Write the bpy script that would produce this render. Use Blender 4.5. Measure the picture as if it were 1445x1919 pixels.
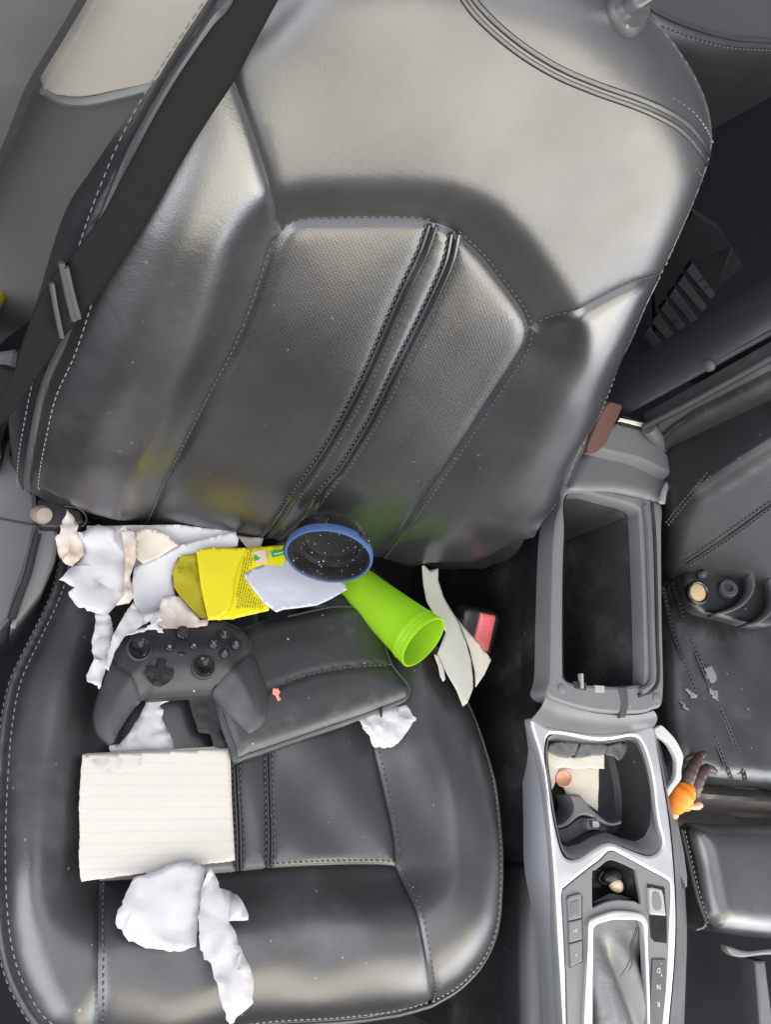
import bpy, math, random
import numpy as np
from mathutils import Vector, Matrix
from mathutils.geometry import delaunay_2d_cdt

for o in list(bpy.data.objects):
    bpy.data.objects.remove(o)
SC = bpy.context.scene
COL = SC.collection
rng = np.random.default_rng(7)
random.seed(7)

# ------------------------------------------------------------------ camera
F_PX = 1565.0
CX, CY = 722.5, 959.5
_X = np.array([3780, 720, F_PX]); _Y = np.array([253, -4730, F_PX])
_X = _X / np.linalg.norm(_X)
_Y = _Y - _X * (_X @ _Y); _Y /= np.linalg.norm(_Y)
_D = np.cross(_X, _Y); _D /= np.linalg.norm(_D)
if _D[2] < 0:
    _D = -_D
RW = np.stack([_X, _Y, -_D])            # world from camera (right, down, forward)
CAM = np.array([0.0, 0.0, 0.82])
cd = bpy.data.cameras.new('camera')
cam = bpy.data.objects.new('camera', cd)
COL.objects.link(cam)
cd.sensor_fit = 'VERTICAL'
cd.sensor_height = 32.0
cd.lens = F_PX / 1919.0 * 32.0
cd.clip_start = 0.02
cd.clip_end = 100.0
mw = np.eye(4)
mw[:3, 0] = RW[:, 0]; mw[:3, 1] = -RW[:, 1]; mw[:3, 2] = -RW[:, 2]; mw[:3, 3] = CAM
cam.matrix_world = Matrix(mw.tolist())
SC.camera = cam

# ------------------------------------------------------------------ light
w = bpy.data.worlds.new('World'); SC.world = w; w.use_nodes = True
nt = w.node_tree; nt.nodes.clear()
n_out = nt.nodes.new('ShaderNodeOutputWorld'); n_bg = nt.nodes.new('ShaderNodeBackground')
n_tc = nt.nodes.new('ShaderNodeTexCoord'); n_sep = nt.nodes.new('ShaderNodeSeparateXYZ')
n_rp = nt.nodes.new('ShaderNodeValToRGB')
nt.links.new(n_tc.outputs['Generated'], n_sep.inputs[0])
n_mr = nt.nodes.new('ShaderNodeMapRange'); n_mr.inputs[1].default_value = -1; n_mr.inputs[2].default_value = 1
nt.links.new(n_sep.outputs['Z'], n_mr.inputs[0])
nt.links.new(n_mr.outputs[0], n_rp.inputs[0])
cr = n_rp.color_ramp
cr.elements[0].position = 0.46; cr.elements[0].color = (0.03, 0.03, 0.032, 1)
cr.elements[1].position = 0.62; cr.elements[1].color = (0.31, 0.325, 0.375, 1)
e = cr.elements.new(1.0); e.color = (0.44, 0.45, 0.50, 1)
nt.links.new(n_rp.outputs[0], n_bg.inputs[0]); n_bg.inputs[1].default_value = 1.0
nt.links.new(n_bg.outputs[0], n_out.inputs[0])

def area(name, loc, target, sx, sy, power, col):
    l = bpy.data.lights.new(name, 'AREA'); l.shape = 'RECTANGLE'
    l.size = sx; l.size_y = sy; l.energy = power; l.color = col
    o = bpy.data.objects.new(name, l); COL.objects.link(o)
    o.location = loc
    o.rotation_euler = (Vector(target) - Vector(loc)).to_track_quat('-Z', 'Y').to_euler()
    return o
area('windscreen_daylight', (1.0, -1.05, 1.02), (0.40, 0.35, 0.40), 1.7, 1.15, 23, (1.0, 0.925, 0.76))
area('far_window_daylight', (1.62, -0.72, 0.42), (0.45, 0.40, 0.25), 1.3, 0.85, 13, (0.90, 0.93, 1.0))
area('door_opening_daylight', (-0.95, -0.85, 1.10), (0.1, 0.35, 0.1), 1.7, 1.3, 30, (0.95, 0.97, 1.0))
area('overhead_fill', (0.35, -0.15, 1.75), (0.3, 0.0, 0.0), 1.4, 1.2, 8, (0.90, 0.92, 1.0))  # added soft fill from overhead, not an opening in the roof
SC.view_settings.view_transform = 'Standard'
SC.view_settings.look = 'None'
SC.view_settings.exposure = 0.5
SC.view_settings.gamma = 1.0
SC.view_settings.use_curve_mapping = False
SC.cycles.use_denoising = True
SC.cycles.max_bounces = 8

# ------------------------------------------------------------------ pixel rays and surfaces
def rays(uv):
    uv = np.atleast_2d(np.asarray(uv, float))
    d = np.column_stack([uv[:, 0] - CX, uv[:, 1] - CY, np.full(len(uv), F_PX)])
    return d @ RW.T

class Surf:
    """A sheet w = h(s, t) over the plane through O with axes S, T and normal N."""
    def __init__(self, O, S, T, h=None):
        self.O = np.array(O, float)
        self.S = np.array(S, float) / np.linalg.norm(S)
        T = np.array(T, float); T = T - self.S * (self.S @ T)
        self.T = T / np.linalg.norm(T)
        self.N = np.cross(self.S, self.T)
        self.h = h
    def hit(self, uv, off=0.0):
        d = rays(uv); off = np.broadcast_to(np.asarray(off, float), (len(d),))
        w = off.copy(); dn = d @ self.N; c = (CAM - self.O) @ self.N
        for _ in range(1 if self.h is None else 50):
            k = (w - c) / dn
            p = CAM + d * k[:, None] - self.O
            s, t = p @ self.S, p @ self.T
            if self.h is not None:
                w = 0.7 * w + 0.3 * (self.h(s, t) + off)
        return np.column_stack([s, t]), w
    def world(self, st, w=0.0):
        st = np.atleast_2d(st); w = np.broadcast_to(np.asarray(w, float), (len(st),))
        return self.O + st[:, :1] * self.S + st[:, 1:2] * self.T + w[:, None] * self.N
    def pt(self, u, v, off=0.0):
        st, w = self.hit([(u, v)], off)
        return self.world(st, w)[0]
    def pts(self, uv, off=0.0):
        st, w = self.hit(uv, off)
        return self.world(st, w)

def level(z):
    return Surf((0, 0, z), (1, 0, 0), (0, 1, 0))
def zoomed(x0, y0, k, pts):
    return [(x0 + a / k, y0 + b / k) for a, b in pts]

# ------------------------------------------------------------------ 2-D tools
def resample(pl, step, closed=False):
    p = np.asarray(pl, float)
    if closed:
        p = np.vstack([p, p[:1]])
    L = np.r_[0, np.cumsum(np.linalg.norm(np.diff(p, axis=0), axis=1))]
    n = max(12 if closed else 2, int(round(L[-1] / step)) + 1)
    q = np.linspace(0, L[-1], n)
    out = np.column_stack([np.interp(q, L, p[:, i]) for i in range(p.shape[1])])
    return out[:-1] if closed else out

def corners(pl, step, closed=True):
    """Resampled closed loop that keeps its corner points."""
    p = np.asarray(pl, float); q = np.roll(p, -1, 0); out = []
    for a, b in zip(p, q):
        n = max(1, int(math.ceil(np.linalg.norm(b - a) / step - 1e-6)))
        out += [a + (b - a) * k / n for k in range(n)]
    return np.array(out)

def spline(pl, step, closed=False):
    """Catmull-Rom through the points, resampled."""
    p = np.asarray(pl, float); n = len(p)
    if n < 3:
        return resample(p, step, closed)
    out = []
    m = n if closed else n - 1
    for i in range(m):
        if closed:
            a, b, c, d = p[(i - 1) % n], p[i], p[(i + 1) % n], p[(i + 2) % n]
        else:
            b, c = p[i], p[i + 1]
            a = p[i - 1] if i > 0 else 2 * b - c
            d = p[i + 2] if i + 2 < n else 2 * c - b
        for u in np.linspace(0, 1, 9)[:-1]:
            out.append(0.5 * (2 * b + (c - a) * u + (2 * a - 5 * b + 4 * c - d) * u * u + (3 * b - a - 3 * c + d) * u ** 3))
    if not closed:
        out.append(p[-1])
    return resample(np.array(out), step, closed)

def inside(P, poly):
    P = np.asarray(P); x, y = P[:, 0], P[:, 1]
    r = np.zeros(len(P), bool)
    a = np.asarray(poly); b = np.roll(a, -1, 0)
    for (x1, y1), (x2, y2) in zip(a, b):
        if y1 == y2:
            continue
        c = (y1 > y) != (y2 > y)
        r ^= c & (x < (x2 - x1) * (y - y1) / (y2 - y1) + x1)
    return r

def dist(P, pl, closed=False):
    P = np.asarray(P); a = np.asarray(pl, float)
    segs = zip(a, np.roll(a, -1, 0)) if closed else zip(a[:-1], a[1:])
    best = np.full(len(P), 1e9)
    for p, q in segs:
        d = q - p; L = d @ d
        if L < 1e-18:
            continue
        k = np.clip(((P - p) @ d) / L, 0, 1)
        best = np.minimum(best, ((P - p - k[:, None] * d) ** 2).sum(1))
    return np.sqrt(best)

def area2(p):
    p = np.asarray(p); q = np.roll(p, -1, 0)
    return 0.5 * (p[:, 0] * q[:, 1] - q[:, 0] * p[:, 1]).sum()
def ccw(p):
    p = np.asarray(p, float)
    return p if area2(p) > 0 else p[::-1]

def offset_loop(p, d):
    """Moves a closed CCW loop inwards by d."""
    a = np.roll(p, 1, 0); b = np.roll(p, -1, 0)
    t1 = p - a; t1 /= np.linalg.norm(t1, axis=1)[:, None] + 1e-12
    t2 = b - p; t2 /= np.linalg.norm(t2, axis=1)[:, None] + 1e-12
    n1 = np.column_stack([-t1[:, 1], t1[:, 0]]); n2 = np.column_stack([-t2[:, 1], t2[:, 0]])
    n = n1 + n2; n /= np.linalg.norm(n, axis=1)[:, None] + 1e-9
    c = np.maximum((n * n1).sum(1), 0.5)
    return p + n * (d / c)[:, None]

def fill(poly, spacing=None, holes=(), rows=(), jit=0.12):
    """Triangles filling a polygon: its own loop, loops just inside it, and a jittered grid."""
    poly = ccw(poly); loops = [poly] + [np.asarray(h, float) for h in holes]
    ext = []
    for r in rows:
        q = offset_loop(poly, r)
        q = q[inside(q, poly)]
        if len(q):
            q = q[dist(q, poly, True) > r * 0.8]
            ext.append(q)
    if spacing:
        lo, hi = poly.min(0), poly.max(0)
        gx = np.arange(lo[0], hi[0], spacing); gy = np.arange(lo[1], hi[1], spacing * 0.87)
        G = np.array([(x + (0.5 * spacing if j % 2 else 0), y) for j, y in enumerate(gy) for x in gx])
        if len(G):
            G = G + rng.uniform(-jit, jit, G.shape) * spacing
            ok = inside(G, poly)
            G = G[ok]
            m = (max(rows) if rows else 0) + 0.55 * spacing
            if len(G):
                G = G[dist(G, poly, True) > m]
            for h in loops[1:]:
                if len(G):
                    G = G[~inside(G, h) & (dist(G, h, True) > 0.5 * spacing)]
            ext.append(G)
    V = np.vstack(loops + [x for x in ext if len(x)])
    E = []; k = 0
    for l in loops:
        n = len(l); E += [(k + i, k + (i + 1) % n) for i in range(n)]; k += n
    sc = 1.0 / max(np.ptp(V[:, 0]), np.ptp(V[:, 1]))
    c0 = V.mean(0)
    r = delaunay_2d_cdt([Vector(((a - c0[0]) * sc, (b - c0[1]) * sc)) for a, b in V], E, [], 0, 1e-7)
    P = np.array([(v.x / sc + c0[0], v.y / sc + c0[1]) for v in r[0]])
    Tm = np.array([f for f in r[2] if len(f) == 3], dtype=int).reshape(-1, 3)
    c = P[Tm].mean(1)
    ok = inside(c, poly)
    for h in loops[1:]:
        ok &= ~inside(c, h)
    Tm = Tm[ok]
    a, b, d = P[Tm[:, 0]], P[Tm[:, 1]], P[Tm[:, 2]]
    ar = (b[:, 0] - a[:, 0]) * (d[:, 1] - a[:, 1]) - (b[:, 1] - a[:, 1]) * (d[:, 0] - a[:, 0])
    Tm[ar < 0] = Tm[ar < 0][:, ::-1]
    return P, Tm

def smooth(x, a, b):
    k = np.clip((x - a) / (b - a), 0, 1)
    return k * k * (3 - 2 * k)
def roll(d, R, lim=0.97):
    k = np.clip(1 - d / R, 0, lim)
    return R * (1 - np.sqrt(1 - k * k))

_waves = {}
def crumple(P, seed, freq, amp):
    """Sharp-edged creases: a sum of folded plane waves."""
    r = np.random.default_rng(seed); out = np.zeros(len(P))
    for i in range(7):
        a = r.uniform(0, math.pi); f = freq * r.uniform(0.5, 1.9)
        ph = r.uniform(0, 1)
        x = P[:, 0] * math.cos(a) + P[:, 1] * math.sin(a)
        x = x + 0.25 / f * np.sin(2 * math.pi * f * 0.6 * (P[:, 0] * -math.sin(a) + P[:, 1] * math.cos(a)) + 6 * ph)
        k = x * f + ph
        out += np.abs(2 * (k - np.floor(k)) - 1) * r.uniform(0.4, 1.0) * freq / f
    f2 = freq * 3.1
    for i in range(4):
        t = r.uniform(0, math.pi); x = P[:, 0] * math.cos(t) + P[:, 1] * math.sin(t); k = x * f2 * r.uniform(.6, 1.5) + r.uniform(0, 1)
        k = k + 0.6 * out
        out = out + 0.16 * np.abs(2 * (k - np.floor(k)) - 1)
    return amp * (out / 3.8 - 0.6)

# ------------------------------------------------------------------ objects
def offset_of(o):
    l = np.zeros(3)
    while o is not None:
        l += np.array(o.location); o = o.parent
    return l

def mk(name, V, F, mat, parent=None, uv=None, sharp=40.0, solid=None):
    V = np.asarray(V, float)
    if parent is None:
        lo = V[V[:, 2] < V[:, 2].min() + 0.004]
        org = lo.mean(0); org[2] = V[:, 2].min()
    else:
        org = offset_of(parent)
    me = bpy.data.meshes.new(name)
    me.from_pydata((V - org).tolist(), [], [tuple(int(i) for i in f) for f in F])
    if uv is not None:
        l = me.uv_layers.new(name='st')
        idx = np.zeros(len(me.loops), dtype=np.int32); me.loops.foreach_get('vertex_index', idx)
        l.data.foreach_set('uv', np.asarray(uv, float)[idx].ravel())
    me.materials.append(mat)
    me.shade_smooth()
    if sharp:
        me.set_sharp_from_angle(angle=math.radians(sharp))
    o = bpy.data.objects.new(name, me); COL.objects.link(o)
    if parent is None:
        o.location = org
    else:
        o.parent = parent
    if solid:
        m = o.modifiers.new('thickness', 'SOLIDIFY'); m.thickness = solid; m.offset = -1
    return o

def tag(o, label=None, cat=None, group=None, kind=None):
    if label: o['label'] = label
    if cat: o['category'] = cat
    if group: o['group'] = group
    if kind: o['kind'] = kind
    return o
def thing(name, label, cat, loc, group=None):
    o = bpy.data.objects.new(name, None); COL.objects.link(o)
    o.empty_display_size = 0.02
    o.location = [float(x) for x in loc]
    return tag(o, label, cat, group)

class MB:
    """Collects several shells of one part."""
    def __init__(self): self.V = []; self.F = []; self.n = 0
    def add(self, V, F):
        V = np.asarray(V, float)
        self.V.append(V); self.F += [tuple(i + self.n for i in f) for f in F]; self.n += len(V)
        return self
    def build(self, name, mat, parent=None, **k):
        return mk(name, np.vstack(self.V), self.F, mat, parent, **k)

def tube_geo(P, r, n=8, closed=False, up=None, flat=1.0):
    P = np.asarray(P, float); m = len(P)
    r = np.broadcast_to(np.asarray(r, float), (m,))
    if closed:
        t = np.roll(P, -1, 0) - np.roll(P, 1, 0)
    else:
        t = np.gradient(P, axis=0)
    t /= np.linalg.norm(t, axis=1)[:, None] + 1e-12
    u = np.array([0.13, 0.27, 0.95]) if up is None else np.asarray(up, float)
    u = np.broadcast_to(u, (m, 3))
    a = np.cross(t, u); a /= np.linalg.norm(a, axis=1)[:, None] + 1e-12
    b = np.cross(a, t)
    V = []
    for i in range(n):
        g = 2 * math.pi * i / n
        V.append(P + (a * math.cos(g) + b * math.sin(g) * flat) * r[:, None])
    V = np.stack(V, 1).reshape(-1, 3)
    F = []
    for i in range(m if closed else m - 1):
        j = (i + 1) % m
        for k in range(n):
            l = (k + 1) % n
            F.append((i * n + k, i * n + l, j * n + l, j * n + k))
    if not closed:
        F.append(tuple(range(n))[::-1]); F.append(tuple((m - 1) * n + k for k in range(n)))
    return V, F
def tube(name, P, r, mat, parent=None, **k):
    V, F = tube_geo(P, r, **k)
    return mk(name, V, F, mat, parent)

def lathe_geo(prof, O, A, n=48, ref=None):
    """prof: (radius, height) pairs round axis A from O."""
    A = np.asarray(A, float) / np.linalg.norm(A)
    r0 = np.array([1, 0, 0.1]) if ref is None else np.asarray(ref, float)
    a = r0 - A * (A @ r0); a /= np.linalg.norm(a); b = np.cross(A, a)
    V = []
    for r, h in prof:
        for i in range(n):
            g = 2 * math.pi * i / n
            V.append(np.asarray(O) + A * h + (a * math.cos(g) + b * math.sin(g)) * r)
    F = []
    for j in range(len(prof) - 1):
        for i in range(n):
            k = (i + 1) % n
            F.append((j * n + i, j * n + k, (j + 1) * n + k, (j + 1) * n + i))
    if prof[0][0] > 1e-6: F.append(tuple(range(n))[::-1])
    if prof[-1][0] > 1e-6: F.append(tuple((len(prof) - 1) * n + i for i in range(n)))
    return np.array(V), F
def lathe(name, prof, O, A, mat, parent=None, n=48, caps=True, **k):
    V, F = lathe_geo(prof, O, A, n)
    if not caps:
        F = [f for f in F if len(f) == 4]
    return mk(name, V, F, mat, parent, **k)

def plate_geo(surf, poly, w0, depth, holes=(), bevel=0.002, spacing=None, hole_depth=None):
    """A slab with a bevelled top edge; poly and holes in the surface's (s, t)."""
    poly = ccw(poly); hs = [ccw(h)[::-1] for h in holes]
    bev = lambda l: offset_loop(l, bevel)
    tops = [bev(poly)] + [bev(h) for h in hs]
    P, T = fill(tops[0], spacing, tops[1:])
    f = surf.h if surf.h is not None else (lambda s, t: np.zeros_like(s))
    H = lambda q: f(q[:, 0], q[:, 1])
    V = [surf.world(P, w0 + H(P))]; F = [tuple(t) for t in T]; n = len(P)
    for i, (top, lo) in enumerate(zip(tops, [poly] + hs)):
        dp = depth if i == 0 or hole_depth is None else hole_depth
        rings = [(top, w0), (top * 0.3 + lo * 0.7, w0 - bevel * 0.3), (lo, w0 - bevel), (lo, w0 - dp)]
        m = len(top)
        for q, ww in rings:
            V.append(surf.world(q, ww + H(q)))
        for r in range(3):
            for k in range(m):
                l = (k + 1) % m
                F.append((n + r * m + k, n + (r + 1) * m + k, n + (r + 1) * m + l, n + r * m + l))
        n += 4 * m
    return np.vstack(V), F
def plate(name, surf, px, mat, parent=None, off=0.0, depth=0.01, holes=(), bevel=0.002, step=0.006, spacing=None, curved=True, sharp=40, hole_depth=None):
    f = spline if curved else corners
    st = f(surf.hit(px, off)[0], step, True)
    hs = [f(surf.hit(h, off)[0], step, True) for h in holes]
    V, F = plate_geo(surf, st, off, depth, hs, bevel, spacing, hole_depth)
    return mk(name, V, F, mat, parent, sharp=sharp)

def pit(name, surf, px, mat, parent=None, off=0.0, depth=0.08, taper=0.008, step=0.006, curved=True, px_is_st=False):
    f = spline if curved else corners
    st = ccw(f(surf.hit(px, off)[0], step, True)); m = len(st)
    lo = offset_loop(st, taper); lo2 = offset_loop(st, taper + 0.006)
    P, T = fill(lo2, 0.02)
    V = [surf.world(st, off), surf.world(lo, off - depth + 0.006), surf.world(lo2, off - depth)]
    F = []
    for r in range(2):
        for k in range(m):
            l = (k + 1) % m
            F.append((r * m + k, r * m + l, (r + 1) * m + l, (r + 1) * m + k))
    V.append(surf.world(P, off - depth)); F += [tuple(int(i) + 3 * m for i in t) for t in T]
    return mk(name, np.vstack(V), F, mat, parent)

def pillow(name, surf, px, mat, parent=None, off=0.0, thick=0.02, er=0.01, hf=None, spacing=0.004, step=0.003, curved=True, groove=None, holes=(), wall=True, lim=0.97, sharp=None, slope=0.0):
    """A padded or moulded body: traced outline, rounded top edge, shaped top, straight side."""
    f = spline if curved else corners
    st = ccw(f(surf.hit(px, off + thick * 0.6)[0], step, True))
    hs = [f(surf.hit(h, off + thick)[0], step, True) for h in holes]
    P, T = fill(st, spacing, hs, rows=(er * 0.06, er * 0.2, er * 0.45))
    d = dist(P, st, True)
    base = surf.h(P[:, 0], P[:, 1]) if surf.h is not None else 0
    top = off + thick - roll(d, er, lim) + base
    if hf is not None: top = top + hf(P, d)
    if groove is not None:
        for g in groove:
            gs = surf.hit(g[0], off + thick)[0]
            top = top - g[1] * np.exp(-(dist(P, gs) / g[2]) ** 2)
    V = [surf.world(P, top)]; F = [tuple(t) for t in T]; n = len(P)
    if wall:
        key = {(round(a, 7), round(b, 7)): i for i, (a, b) in enumerate(P)}
        m = len(st); ids = []
        for a, b in st:
            ids.append(int(np.argmin(((P - (a, b)) ** 2).sum(1))))
        bs = surf.h(st[:, 0], st[:, 1]) if surf.h is not None else 0
        lo = offset_loop(st, slope)
        V.append(surf.world(lo, off + bs))
        for k in range(m):
            l = (k + 1) % m
            F.append((ids[k], n + k, n + l, ids[l]))
    uv = P if not wall else np.vstack([P, lo])
    return mk(name, np.vstack(V), F, mat, parent, uv=uv, sharp=sharp)

def sheet(name, surf, px, mat, off=0.01, amp=0.004, freq=25.0, seed=1, parent=None, tilt=None, spacing=0.003, thick=0.00025, curl=0.0, ragged=0.0, curved=False, extra=None, facet=0):
    """A thin sheet (paper, film, cloth) lying over a surface with creases in it."""
    px = np.asarray(px, float)
    if ragged:
        r = np.random.default_rng(seed + 99)
        q = resample(px, 5, True); px = q + r.normal(0, ragged, q.shape)
    st0 = surf.hit(px, off)[0]
    if facet: spacing = facet
    st = (spline if curved else corners)(st0, spacing * 0.8, True)
    P, T = fill(st, spacing, jit=0.42 if facet else 0.12)
    base = surf.h(P[:, 0], P[:, 1]) if surf.h is not None else 0
    c = P.mean(0)
    ww = off + base + crumple(P, seed, freq, amp)
    if tilt is not None:
        ww = ww + (P - c) @ np.asarray(tilt)
    if curl:
        ww = ww + curl * ((P - c) ** 2).sum(1)
    if extra is not None:
        ww = ww + extra(P, c)
    if facet:                               # crisp random folds, each facet split once more
        r = np.random.default_rng(seed + 500)
        ww = ww + r.normal(0, amp * 0.145, len(P))
        mid = {}; P2 = list(P); w2 = list(ww); T2 = []
        def m_(i, j):
            k = (min(i, j), max(i, j))
            if k not in mid:
                mid[k] = len(P2); P2.append((P[i] + P[j]) / 2 + r.normal(0, facet * .06, 2)); w2.append((ww[i] + ww[j]) / 2 + r.normal(0, amp * 0.03))
            return mid[k]
        for i, j, k in T:
            x, y, z = m_(i, j), m_(j, k), m_(k, i)
            T2 += [(i, x, z), (x, j, y), (z, y, k), (x, y, z)]
        P, ww, T = np.array(P2), np.array(w2), T2
    return mk(name, surf.world(P, ww), T, mat, parent, uv=P, solid=thick, sharp=42 if facet else 28)

def stitches(name, P, N, mat, parent, length=0.0042, gap=0.0016, r=0.0006, lift=0.0003, slant=0.0):
    P = np.asarray(P); N = np.asarray(N)
    if N.ndim == 1: N = np.broadcast_to(N, P.shape)
    L = np.r_[0, np.cumsum(np.linalg.norm(np.diff(P, axis=0), axis=1))]
    mb = MB(); x = 0.0
    at = lambda q: np.array([np.interp(q, L, P[:, i]) for i in range(3)])
    an = lambda q: np.array([np.interp(q, L, N[:, i]) for i in range(3)])
    while x + length < L[-1]:
        a, b = at(x), at(x + length); n = an(x + length / 2); n = n / np.linalg.norm(n)
        t = b - a; t /= np.linalg.norm(t); s = np.cross(n, t)
        a = a + s * slant * r; b = b - s * slant * r
        c = (a + b) / 2
        V = [a - n * r * .4]
        for k, rr in ((0.2, 0.9), (0.8, 0.9)):
            q = a + (b - a) * k
            V += [q + s * r * rr, q + n * (r * rr + lift), q - s * r * rr, q - n * r * .5]
        V.append(b - n * r * .4)
        F = [(0, 2, 1), (0, 3, 2), (0, 4, 3), (0, 1, 4)]
        for k in range(4):
            l = (k + 1) % 4
            F.append((1 + k, 1 + l, 5 + l, 5 + k))
        F += [(9, 5, 6), (9, 6, 7), (9, 7, 8), (9, 8, 5)]
        mb.add(V, F); x += length + gap
    return mb.build(name, mat, parent, sharp=None)

def box_geo(lo, hi):
    (a, b, c), (d, e_, f) = lo, hi
    V = [(a, b, c), (d, b, c), (d, e_, c), (a, e_, c), (a, b, f), (d, b, f), (d, e_, f), (a, e_, f)]
    return V, [(0, 3, 2, 1), (4, 5, 6, 7), (0, 1, 5, 4), (1, 2, 6, 5), (2, 3, 7, 6), (3, 0, 4, 7)]
def bevel(o, wd, seg=3):
    m = o.modifiers.new('bevel', 'BEVEL'); m.width = wd; m.segments = seg; m.limit_method = 'ANGLE'
    return o

def letter(name, ch, size, O, S, T, mat, parent, thick=0.0004):
    """A letter as a thin raised mesh centred on O, reading along S with its top towards T."""
    cu = bpy.data.curves.new('letter', 'FONT'); cu.body = ch; cu.size = 1; cu.align_x = 'CENTER'; cu.align_y = 'CENTER'
    cu.extrude = 0.02; cu.resolution_u = 3
    t = bpy.data.objects.new('letter', cu); COL.objects.link(t)
    bpy.context.view_layer.update()
    me = t.evaluated_get(bpy.context.evaluated_depsgraph_get()).to_mesh()
    V = np.array([v.co[:] for v in me.vertices]); F = [tuple(p.vertices) for p in me.polygons]
    bpy.data.objects.remove(t); bpy.data.curves.remove(cu)
    S = np.asarray(S, float) / np.linalg.norm(S); T = np.asarray(T, float); T = T - S * (S @ T); T /= np.linalg.norm(T); N = np.cross(S, T)
    W = np.asarray(O) + size * (V[:, :1] * S + V[:, 1:2] * T) + (V[:, 2:3] * thick / 0.04 + thick / 2) * N
    return mk(name, W, F, mat, parent, sharp=30)

# ------------------------------------------------------------------ materials
class NT:
    def __init__(self, name):
        self.m = bpy.data.materials.new(name); self.m.use_nodes = True
        self.t = self.m.node_tree; self.b = self.t.nodes['Principled BSDF']; self.o = self.t.nodes['Material Output']
        self.tc = self.t.nodes.new('ShaderNodeTexCoord')
    def n(self, typ, ins=None, **a):
        x = self.t.nodes.new('ShaderNode' + typ)
        for k, v in a.items(): setattr(x, k, v)
        for k, v in (ins or {}).items(): self.put(x.inputs[k], v)
        return x
    def put(self, sock, v):
        if isinstance(v, bpy.types.NodeSocket): self.t.links.new(v, sock)
        else: sock.default_value = v
    def math(self, op, a, b=0.0, c=None):
        x = self.n('Math', {0: a, 1: b}, operation=op)
        if c is not None: self.put(x.inputs[2], c)
        return x.outputs[0]
    def noise(self, scale, detail=3, rough=0.55, vec=None, dist=0.0):
        x = self.n('TexNoise', {'Scale': scale, 'Detail': detail, 'Roughness': rough, 'Distortion': dist})
        self.t.links.new(vec or self.tc.outputs['Object'], x.inputs['Vector'])
        return x.outputs[0]
    def voro(self, scale, feature='F1', out='Distance', vec=None):
        x = self.n('TexVoronoi', {'Scale': scale}, feature=feature)
        self.t.links.new(vec or self.tc.outputs['Object'], x.inputs['Vector'])
        return x.outputs[out]
    def ramp(self, v, a, b, lo=0.0, hi=1.0):
        x = self.n('MapRange', {0: v, 1: a, 2: b, 3: lo, 4: hi}, interpolation_type='SMOOTHSTEP')
        return x.outputs[0]
    def mix(self, f, a, b):
        x = self.n('Mix', data_type='RGBA')
        self.put(x.inputs[0], f)
        self.put(x.inputs[6], a if isinstance(a, bpy.types.NodeSocket) else (*a, 1))
        self.put(x.inputs[7], b if isinstance(b, bpy.types.NodeSocket) else (*b, 1))
        return x.outputs[2]
    def bump(self, h, strength, d, prev=None):
        x = self.n('Bump', {'Strength': strength, 'Distance': d, 'Height': h})
        if prev is not None: self.t.links.new(prev, x.inputs['Normal'])
        return x.outputs[0]
    def set(self, **k):
        for a, v in k.items():
            self.put(self.b.inputs[a.replace('_', ' ')], (*v, 1) if isinstance(v, tuple) and len(v) == 3 else v)
        return self

def dirt(M, col, dust=(0.30, 0.30, 0.30), amount=0.25, specks=0.5):
    """Patchy dust and a sprinkle of pale specks over a base colour."""
    big = M.ramp(M.noise(9, 5, 0.65), 0.50, 0.78)
    c = M.mix(M.math('MULTIPLY', big, amount), col, dust)
    if specks:
        v = M.n('TexVoronoi', {'Scale': 130.0}, feature='F1'); M.t.links.new(M.tc.outputs['Object'], v.inputs['Vector'])
        size = M.n('SeparateColor'); M.t.links.new(v.outputs['Color'], size.inputs[0])
        rad = M.ramp(size.outputs[0], 0.90, 1.0, 0.0, 0.16)
        hit = M.math('LESS_THAN', v.outputs['Distance'], rad)
        c = M.mix(M.math('MULTIPLY', hit, specks), c, (0.55, 0.55, 0.53))
    return c

def leather(name, col=(0.017, 0.017, 0.019), rough=0.30, perf=False, amount=0.04, wrinkle=0.06, specks=0.10, ior=1.95, spec=0.5, grain_=0.10):
    M = NT(name)
    c = dirt(M, col, amount=amount, specks=specks)
    grain = M.voro(620.0)
    fine = M.noise(900, 2)
    g = M.math('ADD', M.math('MULTIPLY', grain, 0.8), M.math('MULTIPLY', fine, 0.4))
    b = M.bump(g, grain_, 0.0005)
    wr = M.noise(38, 5, 0.62, dist=0.8)
    b = M.bump(wr, wrinkle * 0.5, 0.004, b)
    cr = M.voro(55.0, 'DISTANCE_TO_EDGE', 'Distance', None)
    if perf:
        mp = M.n('Mapping', {'Scale': (400, 400, 1), 'Rotation': (0, 0, math.radians(45))})
        M.t.links.new(M.tc.outputs['UV'], mp.inputs[0])
        fr = M.n('VectorMath', operation='FRACTION'); M.t.links.new(mp.outputs[0], fr.inputs[0])
        sb = M.n('VectorMath', operation='SUBTRACT'); M.t.links.new(fr.outputs[0], sb.inputs[0]); sb.inputs[1].default_value = (0.5, 0.5, 0)
        ml = M.n('VectorMath', operation='MULTIPLY'); M.t.links.new(sb.outputs[0], ml.inputs[0]); ml.inputs[1].default_value = (1, 1, 0)
        ln = M.n('VectorMath', operation='LENGTH'); M.t.links.new(ml.outputs[0], ln.inputs[0])
        hole = M.ramp(ln.outputs['Value'], 0.16, 0.30, 1.0, 0.0)
        c = M.mix(M.math('MULTIPLY', hole, 0.7), c, (0.004, 0.004, 0.004))
        b = M.bump(M.math('SUBTRACT', 1.0, hole), 0.16, 0.0005, b)
    r = M.ramp(M.noise(14, 4), 0.3, 0.75, rough - 0.02, rough + 0.05)
    M.set(Base_Color=c, Roughness=r, Normal=b, Specular_IOR_Level=spec, IOR=ior)
    return M.m

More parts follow.
